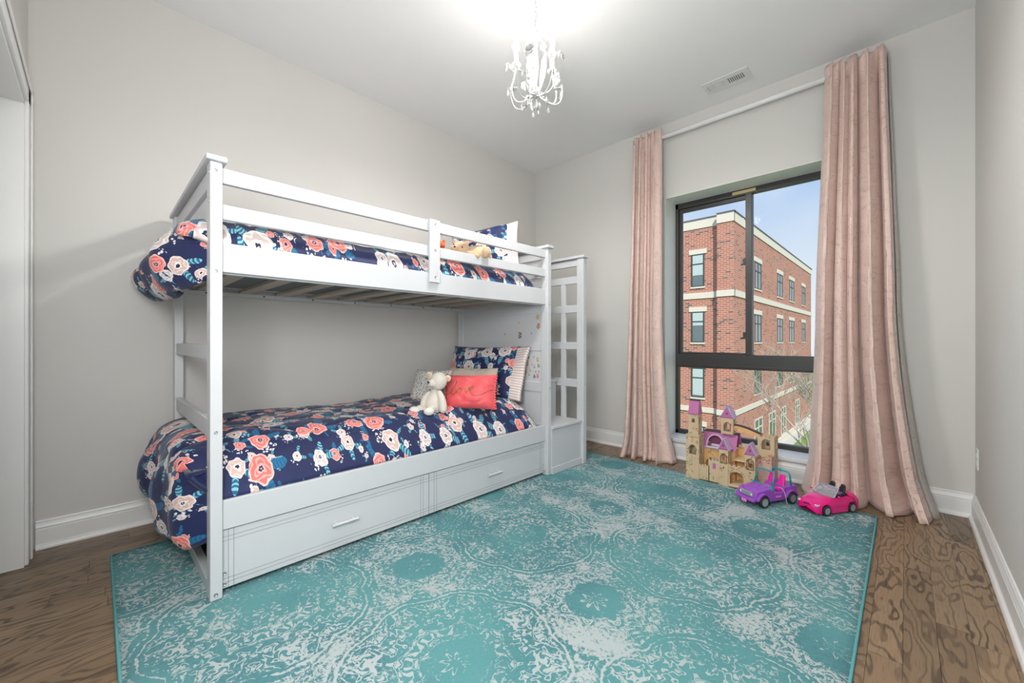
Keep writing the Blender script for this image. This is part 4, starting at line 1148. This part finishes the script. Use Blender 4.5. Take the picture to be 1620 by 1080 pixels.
def panel_x(mb, x0, x1, z0, z1, y, th, holes=(), cren=0):
    lp_ = [(x0, z0), (x1, z0), (x1, z1)]
    if cren:
        n = cren*2+1; w_ = (x1-x0)/n
        lp_ = [(x0, z0), (x1, z0)]
        for i in range(n):
            xr, xl = x1-i*w_, x1-(i+1)*w_; zz = z1 if i % 2 == 0 else z1-0.009
            lp_ += [(xr, zz), (xl, zz)]
    else: lp_.append((x0, z1))
    return mb.extrude([lp_]+[h[::-1] for h in holes], lambda a, b, d: (a, d, b), y, y+th)
def panel_y(mb, y0, y1, z0, z1, x, th, holes=(), cren=0):
    lp_ = [(y0, z0), (y1, z0), (y1, z1), (y0, z1)]
    if cren:
        n = cren*2+1; w_ = (y1-y0)/n; lp_ = [(y0, z0), (y1, z0)]
        for i in range(n):
            zz = z1 if i % 2 == 0 else z1-0.009; lp_ += [(y1-i*w_, zz), (y1-(i+1)*w_, zz)]
    return mb.extrude([lp_]+[h[::-1] for h in holes], lambda a, b, d: (d, a, b), x, x+th)
TH = 0.006
def tower(name, m, x0, x1, y0, y1, z0, z1, win=None, swin=None, cren=0, door=None):
    mb = MB(); cx = (x0+x1)/2; cy = (y0+y1)/2
    hf = [arch(cx, *win, pointed=True)] if win else []
    hs = [arch(cy, *swin, pointed=True)] if swin else hf and [arch(cy, win[0], min(win[1], (y1-y0)*0.55), win[2], pointed=True)]
    panel_x(mb, x0, x1, z0, z1, y0, TH, hf, cren); panel_x(mb, x0, x1, z0, z1, y1-TH, TH, hf, cren)
    panel_y(mb, y0+TH, y1-TH, z0, z1, x0, TH, hs or (), cren); panel_y(mb, y0+TH, y1-TH, z0, z1, x1-TH, TH, hs or (), cren)
    o = mb.build(name, m, cs_)
    if win:
        a_ = arch(cx, win[0]-0.002, win[1]+0.010, win[2], pointed=True); b_ = arch(cx, win[0]+0.001, win[1]+0.003, win[2], pointed=True)
        MB().extrude([a_, b_[::-1]], lambda A, B, d: (A, d, B), y0-0.0008, y0+0.0001).build('window_print', M_cink, o)
    return o
def dots(parent, x0, x1, y, z, n):
    mb = MB()
    for i in range(n):
        x = x0+(x1-x0)*(i+0.5)/n; w_ = (x1-x0)/n*0.25; mb.box(x-w_, x+w_, y-0.0006, y, z, z+0.004)
    mb.build('trim_print', M_cink, parent)
def diamond(parent, cx, y, cz, s):
    mb = MB()
    for dx, dz in ((0, 1), (0, -1), (1, 0), (-1, 0)):
        X, Z_ = cx+dx*s, cz+dz*s; q = s*0.75; mb.extrude([[(X-q, Z_), (X, Z_-q), (X+q, Z_), (X, Z_+q)]], lambda A, B, d: (A, d, B), y, y-0.0006)
    mb.build('ornament', M_cink, parent)
def gable(x0, x1, y0, y1, z0, z1, ov=0.004):
    cx = (x0+x1)/2
    g_ = MB().extrude([[(x0, z0), (x1, z0), (cx, z1)]], lambda a, b, d: (a, d, b), y0, y1).build('gable_roof', M_cpur, cs_)
    for s_, xe in ((-1, x0), (1, x1)):
        d = Vector((xe-cx, z0-z1)).normalized(); nrm = Vector((-d.y, d.x))*(1 if s_ < 0 else -1); nrm = nrm if nrm.y > 0 else -nrm
        a_, b_ = Vector((cx, z1)), Vector((xe, z0))+d*0.003
        MB().extrude([[tuple(a_), tuple(b_), tuple(b_+nrm*0.004), tuple(a_+nrm*0.004+Vector((0, 0.001)))]], lambda A, B, dd: (A, dd, B), y0-ov, y1+ov).build('roof_slope', M_clil, g_)
    diamond(g_, cx, y0-0.0002, z0+(z1-z0)*0.40, 0.0048); dots(g_, x0, x1, y0, z0+0.001, 8)
    return g_
fy = 2.988
tower('corner_tower', M_cwood, -1.143, -1.052, fy, 3.085, CZ, 0.327, (0.190, 0.040, 0.225), cren=3)
dots(cs_.children[0], -1.14, -1.055, fy, 0.308, 7)
tower('tower_shaft', M_cwood, -1.131, -1.062, fy+0.012, 3.075, 0.30, 0.470, (0.415, 0.012, 0.430), (0.40, 0.03, 0.43))
rf = MB(); a0, a1, b0, b1 = -1.133, -1.060, fy+0.008, 3.080
rf.v += [Vector(p) for p in ((a0, b0, 0.470), (a1, b0, 0.470), (a1, b1, 0.470), (a0, b1, 0.470), (a0+0.004, b0+0.03, 0.566), (a1-0.004, b0+0.03, 0.566), (a1-0.004, b1-0.03, 0.566), (a0+0.004, b1-0.03, 0.566))]
rf.f += [(0, 3, 2, 1), (4, 5, 6, 7), (0, 1, 5, 4), (1, 2, 6, 5), (2, 3, 7, 6), (3, 0, 4, 7)]
r_ = rf.build('tower_roof', M_cpur, cs_); dots(r_, a0, a1, b0, 0.472, 9)
bx('roof_ridge', M_cink, r_, a0+0.002, a1-0.002, b0+0.028, b1-0.028, 0.566, 0.574, 0.001)
# base and curtain walls
bx('base_board', M_cin, cs_, -1.14, -0.62, fy+0.004, 3.28, CZ, CZ+0.010, 0.002)
fw = MB(); panel_x(fw, -1.052, -0.985, CZ, 0.130, fy+0.004, TH, (), 3); panel_x(fw, -0.99, -0.915, CZ, 0.176, fy+0.004, TH, (), 3)
fw.build('front_wall', M_cwood, cs_)
bx('cross_print', M_cpur, cs_, -0.962, -0.942, fy+0.0032, fy+0.0042, 0.112, 0.150, 0)
tower('gate_tower', M_cwood, -0.918, -0.862, fy-0.004, fy+0.055, CZ, 0.257, (0.165, 0.034, 0.205))
g1 = gable(-0.922, -0.858, fy-0.006, fy+0.06, 0.257, 0.330)
bt = MB(); P_ = [(-0.862, CZ), (-0.853, CZ), (-0.853, 0.085)]+[(-0.811+0.042*math.cos(PI-PI*i/10), 0.085+0.035*math.sin(PI*i/10)) for i in range(1, 10)]+[(-0.769, 0.085), (-0.769, CZ), (-0.759, CZ), (-0.759, 0.150)]
for i in range(7):
    xr = -0.759-0.103*i/7; P_ += [(xr, 0.165 if i % 2 == 0 else 0.156), (xr-0.103/7, 0.165 if i % 2 == 0 else 0.156)]
bt.extrude([P_], lambda a, b, d: (a, d, b), fy+0.002, fy+0.010)
bg_ = bt.build('gate_bridge', M_cwood, cs_)
for i in range(9):
    t = PI*(i+0.5)/9; x_, z_ = -0.811-0.047*math.cos(t), 0.092+0.042*math.sin(t); MB().box(x_-0.0018, x_+0.0018, fy+0.0012, fy+0.002, z_, z_+0.005).build('arch_print', M_cink, bg_)
bx('drawbridge', M_cin, cs_, -0.856, -0.766, fy-0.012, fy+0.06, CZ+0.010, CZ+0.020, 0.002)
tower('gate_tower', M_cwood, -0.759, -0.700, fy-0.004, fy+0.055, CZ, 0.251, (0.155, 0.036, 0.20))
gable(-0.763, -0.696, fy-0.006, fy+0.06, 0.251, 0.325)
for cx_ in (-0.890, -0.7295): diamond(cs_, cx_, fy-0.0046, 0.135, 0.004)
# great hall
hall = MB(); panel_x(hall, -1.06, -0.852, CZ, 0.235, 3.105, TH, [arch(-0.99, CZ+0.03, 0.12, 0.10)]); panel_y(hall, 3.105+TH, 3.25, CZ, 0.235, -1.06, TH); panel_y(hall, 3.105+TH, 3.25, CZ, 0.235, -0.852-TH, TH, [arch(3.18, 0.09, 0.04, 0.13, pointed=True)])
hall.build('great_hall', M_cwarm, cs_)
hr = MB(); a0, a1 = -1.07, -0.845
def slope(a, b, d):   # hall roof: front slope with arched dormer opening
    return (a, 3.100+(b-0.225)*0.42+d, b)
hr.extrude([[(a0, 0.225), (a1, 0.225), (a1, 0.335), (a0, 0.335)], arch(-0.985, 0.238, 0.096, 0.268)[::-1]], slope, 0, 0.006)
hro = hr.build('hall_roof', M_cpur, cs_)
hb = MB(); hb.extrude([[(a0, 0.225), (a1, 0.225), (a1, 0.335), (a0, 0.335)]], lambda a, b, d: (a, 3.255-(b-0.225)*0.42-d, b), 0, 0.006); hb.build('roof_back', M_cpur, hro)
bx('roof_ridge', M_cink, hro, a0, a1, 3.145, 3.210, 0.333, 0.341, 0.001)
dm = MB().extrude([arch(-0.985, 0.232, 0.112, 0.268), arch(-0.985, 0.239, 0.096, 0.268)[::-1]], lambda a, b, d: (a, 3.094+(b-0.225)*0.42+d, b), -0.004, 0.004).build('dormer_frame', M_clil, hro)
bx('balcony', M_clil, hro, -1.05, -0.925, 3.088, 3.105, 0.226, 0.234, 0.002)
tower('bell_tower', M_cwood, -0.947, -0.868, 3.12, 3.185, 0.338, 0.452, (0.362, 0.036, 0.395))
gable(-0.951, -0.864, 3.118, 3.188, 0.452, 0.533)
# right wing
tower('keep', M_cwood, -0.72, -0.622, 3.13, 3.235, CZ, 0.362, (0.275, 0.040, 0.31), cren=3)
wing = MB(); panel_x(wing, -0.852, -0.72, CZ, 0.175, 3.15, TH, [arch(-0.79, 0.05, 0.07, 0.09)]); panel_x(wing, -0.852, -0.72, 0.185, 0.262, 3.19, TH, [arch(-0.785, 0.19, 0.03, 0.215, pointed=True)], 3)
wing.build('wing_wall', M_cwarm, cs_)
bx('wing_floor', M_cin, cs_, -0.852, -0.70, 3.06, 3.20, 0.175, 0.184, 0.002)
sw = MB(); panel_y(sw, fy+0.055, 3.13, CZ, 0.225, -0.706, TH, [arch(3.085, 0.06, 0.03, 0.09, pointed=True)]); panel_y(sw, fy+0.075, 3.16, CZ, 0.24, -0.630, TH)
panel_x(sw, -0.70, -0.63, CZ, 0.215, fy+0.075, TH); sw.build('side_wall', mat('printed rose ply', build=print_build((0.55, 0.36, 0.29), (0.62, 0.43, 0.36)), rough=0.55), cs_)
ar = MB(); n = 14
outer = [(-0.872+0.165*i/n, 0.362+0.040*math.cos((i/n)*PI*0.5)) for i in range(n+1)]; inner = [(-0.872+0.165*i/n, 0.335+0.034*math.cos((i/n)*PI*0.5)*0.9) for i in range(n+1)]
ar.extrude([outer+inner[::-1]], lambda a, b, d: (a, d, b), 3.145, 3.18)
aro = ar.build('arched_roof', M_cwarm, cs_)
ed = [(x, z+0.0) for x, z in outer]; MB().extrude([ed+[(x, z+0.006) for x, z in ed[::-1]]], lambda a, b, d: (a, d, b), 3.143, 3.182).build('roof_ridge', M_cink, aro)

# ------------------------------------------------------------------ toy cars
def arc(cx, cz, r, a0, a1, n=8): return [(cx+r*math.cos(math.radians(a0+(a1-a0)*i/n)), cz+r*math.sin(math.radians(a0+(a1-a0)*i/n))) for i in range(n+1)]
def slab(mb, prof, layers):
    """side profile extruded across the width with rounding; layers: (y, inset)"""
    cx = sum(p[0] for p in prof)/len(prof); cz = sum(p[1] for p in prof)/len(prof); N = len(prof); b = len(mb.v)
    for y, k in layers:
        for x, z in prof:
            mb.v.append(Vector((x-(x-cx)*k*0.35, y, z-(z-cz)*k if z > cz else z)))
    for l in range(len(layers)-1):
        for i in range(N):
            j = (i+1) % N; mb.f.append((b+l*N+i, b+l*N+j, b+(l+1)*N+j, b+(l+1)*N+i))
    for l in (0, len(layers)-1):
        for t in tessellate_polygon([[Vector((*p, 0)) for p in prof]]): mb.f.append(tuple(b+l*N+i for i in t))
    return mb
M_tyre = mat('black rubber tyre', (0.018, 0.018, 0.02), 0.6); M_rim = mat('silver plastic rim', (0.50, 0.52, 0.53), 0.35, metal=0.5)
def wheel(t, x, y, z, r, wd, side):
    R = Matrix.Translation((x, y, z)) @ Matrix.Rotation(-PI/2*side, 4, 'X')
    w_ = MB().lathe([(0, -wd/2), (r*0.86, -wd/2), (r, -wd*0.32), (r, wd*0.32), (r*0.88, wd/2), (r*0.70, wd/2), (r*0.66, wd*0.28), (0, wd*0.28)], 28, R).build('wheel', M_tyre, t, world=False, smooth=False)
    rim = MB().lathe([(r*0.58, wd*0.27), (r*0.68, wd*0.27), (r*0.68, wd*0.46), (r*0.60, wd*0.46)], 28, R)
    for k in range(6):
        a = 2*PI*k/6; d = Vector((math.cos(a), math.sin(a), 0)); s = Vector((-d.y, d.x, 0))
        pts = [d*r*0.12-s*r*0.10, d*r*0.64-s*r*0.07, d*r*0.64+s*r*0.07, d*r*0.12+s*r*0.10]
        rim.quadbox([R @ Vector((p.x, p.y, wd*0.28)) for p in pts]+[R @ Vector((p.x, p.y, wd*0.44)) for p in pts])
    rim.lathe([(0, wd*0.28), (r*0.2, wd*0.28), (r*0.18, wd*0.47), (0, wd*0.48)], 12, R)
    rim.build('rim', M_rim, w_, world=False)
def jeep():
    Mp = mat('purple plastic', (0.33, 0.09, 0.52), 0.28, vary=0.03); Mt = mat('teal plastic', (0.02, 0.33, 0.40), 0.3, vary=0.03); Mk = mat('hot pink plastic', (0.85, 0.015, 0.36), 0.35, vary=0.03)
    Mg = mat('grey grille plastic', (0.30, 0.32, 0.38), 0.4); Mlp = mat('light pink plastic', (0.85, 0.22, 0.58), 0.4)
    t = thing('toy_jeep', 'purple toy jeep with teal roll bars and pink seats on the rug', 'toy car', (-0.611, 2.884, 0.0125), (0, 0, math.atan2(-0.193, -0.105)))
    P = dict(world=False); r = 0.034; wx = 0.110; hw = 0.066
    A1 = arc(wx, r, r+0.007, 0, 180); A2 = arc(-wx, r, r+0.007, 0, 180)
    prof = [(-0.165, 0.040), (-0.165, 0.096), (-0.155, 0.104), (-0.060, 0.104), (-0.045, 0.074), (0.015, 0.070), (0.030, 0.106), (0.120, 0.098), (0.158, 0.090), (0.163, 0.078), (0.163, 0.040)]+A1+[(wx-r-0.012, 0.026), (-wx+r+0.012, 0.026)]+A2
    # body tub
    slab(MB(), prof, [(-hw, 0.10), (-hw+0.005, 0.02), (0, 0.0), (hw-0.005, 0.02), (hw, 0.10)]).build('body', Mp, t, smooth=False, bevel=0.002, **P)
    hood = MB().quadbox([(0.045, -0.05, 0.098), (0.150, -0.042, 0.088), (0.150, 0.042, 0.088), (0.045, 0.05, 0.098), (0.045, -0.042, 0.113), (0.140, -0.034, 0.103), (0.140, 0.034, 0.103), (0.045, 0.042, 0.113)]).build('hood', Mp, t, bevel=0.004, **P)
    MB().quadbox([(0.075, -0.012, 0.106), (0.11, -0.012, 0.103), (0.11, 0.012, 0.103), (0.075, 0.012, 0.106), (0.075, -0.012, 0.114), (0.108, -0.010, 0.108), (0.108, 0.010, 0.108), (0.075, 0.012, 0.114)]).build('hood_scoop', Mp, hood, bevel=0.001, **P)
    for s in (-1, 1):
        for cx in (wx, -wx):
            o = arc(cx, r, r+0.016, 12, 168, 10); i_ = arc(cx, r, r+0.006, 168, 12, 10)
            MB().extrude([o+i_], lambda a, b, d: (a, d, b), s*(hw-0.012), s*(hw+0.014)).build('fender', Mp, t, bevel=0.0015, **P)
            wheel(t, cx, s*(hw+0.004), r, r, 0.026, s)
        MB().box(-0.030, 0.012, s*hw, s*(hw+0.004), 0.048, 0.056).build('door_handle', Mlp, t, bevel=0.001, **P)
        # teal side rails
        MB().box(0.02, 0.045, s*(hw-0.010), s*(hw+0.003), 0.090, 0.112).build('frame_foot', Mt, t, bevel=0.002, **P)
        st = MB().box(-0.075, -0.030, s*0.033-0.023, s*0.033+0.023, 0.075, 0.092).build('seat', Mk, t, bevel=0.006, **P)
        MB().quadbox([(-0.075, s*0.033-0.024, 0.085), (-0.058, s*0.033-0.024, 0.085), (-0.058, s*0.033+0.024, 0.085), (-0.075, s*0.033+0.024, 0.085), (-0.095, s*0.033-0.016, 0.165), (-0.080, s*0.033-0.016, 0.165), (-0.080, s*0.033+0.016, 0.165), (-0.095, s*0.033+0.016, 0.165)]).build('backrest', Mk, st, bevel=0.006, seg=3, **P)
    fr = [(0.034, -hw+0.004, 0.104), (0.008, -hw+0.012, 0.186), (0.002, -hw+0.020, 0.192), (0.002, hw-0.020, 0.192), (0.008, hw-0.012, 0.186), (0.034, hw-0.004, 0.104)]
    ws = MB().tube(fr, 0.0045, 8).tube([(0.032, -hw+0.004, 0.108), (0.032, hw-0.004, 0.108)], 0.0045, 8).build('windscreen_frame', Mt, t, smooth=True, **P)
    rb = [(-0.118, -hw+0.004, 0.098), (-0.112, -hw+0.008, 0.168), (-0.108, -hw+0.016, 0.184), (-0.108, hw-0.016, 0.184), (-0.112, hw-0.008, 0.168), (-0.118, hw-0.004, 0.098)]
    MB().tube(rb, 0.0055, 8).ellip((-0.108, 0, 0.184), (0.008, 0.012, 0.009), 10, 8).build('roll_bar', Mt, t, smooth=True, **P)
    g = MB().box(0.158, 0.168, -0.044, 0.044, 0.058, 0.086).build('grille', Mg, t, bevel=0.004, seg=3, **P)
    for i in range(7): MB().box(0.167, 0.1695, -0.030+i*0.009, -0.026+i*0.009, 0.062, 0.082).build('grille_bar', Mg, g, **P)
    for s in (-1, 1): MB().ellip((0.168, s*0.037, 0.072), (0.003, 0.007, 0.007), 10, 8).build('headlight', mat('pale headlight', (0.75, 0.72, 0.5), 0.2), g, smooth=True, **P)
    MB().box(0.160, 0.182, -0.066, 0.066, 0.034, 0.054).build('bumper', Mp, t, bevel=0.005, seg=3, **P)
    MB().box(0.181, 0.184, -0.018, 0.018, 0.022, 0.040).build('licence_plate', Mlp, t, bevel=0.001, **P)
    MB().tube([(-0.03, 0.05, 0.10), (-0.035, 0.066, 0.100), (-0.045, 0.078, 0.075), (-0.052, 0.083, 0.035), (-0.056, 0.086, 0.004)], 0.0016, 6).build('seat_belt', mat('white cord', (0.75, 0.70, 0.74), 0.6), t, smooth=True, **P)
    for y in (0.033,):
        MB().tube([(0.004+0.0*k, y+0.014*math.cos(2*PI*k/12), 0.115+0.014*math.sin(2*PI*k/12)) for k in range(12)], 0.002, 6, closed=True).build('steering_wheel', Mt, t, smooth=True, **P)
jeep()
def convertible():
    Mh = mat('glossy magenta plastic', (0.83, 0.006, 0.22), 0.16, vary=0.02, Coat_Weight=0.5); Mb = mat('black plastic', (0.015, 0.015, 0.018), 0.4); Ms = mat('silver foil print', (0.62, 0.56, 0.62), 0.25, metal=0.5)
    t = thing('toy_convertible', 'glossy magenta toy convertible parked by the curtain hem', 'toy car', (-0.328, 2.989, 0.0125), (0, 0, math.atan2(-0.86, -0.51)))
    P = dict(world=False); r = 0.029; wx = 0.096; hw = 0.074
    # lofted shell: stations along the length, each a rounded section
    X = [-0.162, -0.160, -0.152, -0.135, -0.10, -0.06, -0.02, 0.02, 0.06, 0.10, 0.13, 0.15, 0.160, 0.1625]
    TOPZ = [0.050, 0.066, 0.090, 0.102, 0.106, 0.098, 0.094, 0.096, 0.092, 0.083, 0.073, 0.064, 0.052, 0.040]
    HWD = [0.004, 0.050, 0.064, 0.072, 0.075, 0.074, 0.073, 0.074, 0.075, 0.074, 0.069, 0.060, 0.044, 0.003]
    BOT = [0.045, 0.030, 0.022, 0.018, 0.016, 0.012, 0.012, 0.012, 0.014, 0.014, 0.014, 0.016, 0.022, 0.036]
    nv = 20
    def f(u, v):
        q = u*(len(X)-1); i = min(len(X)-2, int(q)); k = q-i
        L = lambda A: A[i]+(A[i+1]-A[i])*k
        a = PI*(v) ; w_, zt, zb = L(HWD), L(TOPZ), L(BOT)
        c, s_ = math.cos(a), math.sin(a)
        y = w_*math.copysign(abs(c)**0.45, c); z = zb+(zt-zb)*abs(s_)**0.55
        # wheel arches
        x = L(X)
        for cx in (wx, -wx):
            if abs(x-cx) < r+0.003 and z < r+math.sqrt(max(0, (r+0.003)**2-(x-cx)**2)) and abs(y) > w_*0.8: y = math.copysign(w_-0.020, y)
        return (x, y, z)
    body = MB().grid(104, nv*2, f).grid(20, 6, lambda u, v: (-0.158+0.316*u, -0.06+0.12*v, 0.018)).build('body', Mh, t, smooth=True, fixn=False, **P)
    for cx in (wx, -wx):
        for s in (-1, 1): wheel(t, cx, s*(hw-0.009), r-0.001, r-0.001, 0.020, s)
    # cockpit
    MB().extrude([[(-0.085, -0.054), (0.012, -0.056), (0.016, 0.056), (-0.085, 0.054)]], lambda a, b, d: (a, b, d), 0.088, 0.1015).build('cockpit', Mb, t, bevel=0.003, **P)
    for s in (-1, 1):
        st = MB().box(-0.070, -0.020, s*0.029-0.022, s*0.029+0.022, 0.098, 0.108).build('seat', mat('purple seat plastic', (0.35, 0.10, 0.36), 0.4), t, bevel=0.004, **P)
        MB().quadbox([(-0.072, s*0.029-0.020, 0.10), (-0.058, s*0.029-0.020, 0.10), (-0.058, s*0.029+0.020, 0.10), (-0.072, s*0.029+0.020, 0.10), (-0.084, s*0.029-0.016, 0.135), (-0.074, s*0.029-0.016, 0.135), (-0.074, s*0.029+0.016, 0.135), (-0.084, s*0.029+0.016, 0.135)]).build('backrest', Mb, st, bevel=0.005, seg=3, **P)
        MB().ellip((-0.082, s*0.029, 0.138), (0.008, 0.014, 0.013), 12, 8).build('headrest', Mb, st, smooth=True, **P)
        pts = [(0.0, s*0.070, 0.097), (-0.008, s*0.070, 0.112), (-0.028, s*0.068, 0.119), (-0.050, s*0.068, 0.112), (-0.060, s*0.070, 0.098)]
        MB().tube(pts, 0.003, 6).build('door_edge', Mb, t, smooth=True, **P)
        MB().tube([(-0.060, s*0.071, 0.100), (-0.085, s*0.0745, 0.092), (-0.105, s*0.0755, 0.075), (-0.112, s*0.0755, 0.062)], 0.0016, 5).build('seat_belt', Mb, t, smooth=True, **P)
    # windscreen: curved clear sheet in a pale frame
    Mw = mat('clear plastic windscreen', (0.86, 0.88, 0.92), 0.05, Transmission_Weight=0.75, IOR=1.3)
    def wsf(u, v):
        q = u*2-1; return (0.052-0.014*q*q-0.050*v, q*(0.064-0.008*v), 0.093+0.053*v-0.006*q*q*v)
    wsn = MB().grid(16, 6, wsf).build('windscreen', Mw, t, smooth=True, solid=0.0015, fixn=False, **P)
    rim_ = [wsf(0, k/5) for k in range(6)]+[wsf(k/12, 1) for k in range(1, 13)]+[wsf(1, 1-k/5) for k in range(1, 6)]
    MB().tube(rim_, 0.0028, 6).build('windscreen_frame', Ms, wsn, smooth=True, **P)
    g = MB().quadbox([(0.152, -0.024, 0.046), (0.162, -0.022, 0.046), (0.162, 0.022, 0.046), (0.152, 0.024, 0.046), (0.145, -0.028, 0.062), (0.152, -0.026, 0.062), (0.152, 0.026, 0.062), (0.145, 0.028, 0.062)]).build('grille', Ms, t, bevel=0.002, **P)
    for i in range(3): MB().box(0.1585, 0.1615, -0.020, 0.020, 0.0475+i*0.0045, 0.0490+i*0.0045).build('grille_bar', Mb, g, **P)
    for s in (-1, 1):
        h = MB().ellip((0.143, s*0.050, 0.056), (0.013, 0.016, 0.0065), 14, 8, Euler((0, 0.25, -s*0.75))).build('headlight', Ms, t, smooth=True, **P)
        for k in range(2): MB().ellip((0.150-k*0.010, s*(0.046+k*0.012), 0.060), (0.004, 0.005, 0.003), 8, 6).build('lamp', M_white_pl, h, smooth=True, **P)
        MB().ellip((0.020, s*0.080, 0.102), (0.006, 0.008, 0.006), 10, 8).build('wing_mirror', Mh, t, smooth=True, **P)
    MB().tube([(0.006, 0.029+0.012*math.cos(2*PI*k/12), 0.112+0.012*math.sin(2*PI*k/12)) for k in range(12)], 0.002, 6, closed=True).build('steering_wheel', Mb, t, smooth=True, **P)
convertible()
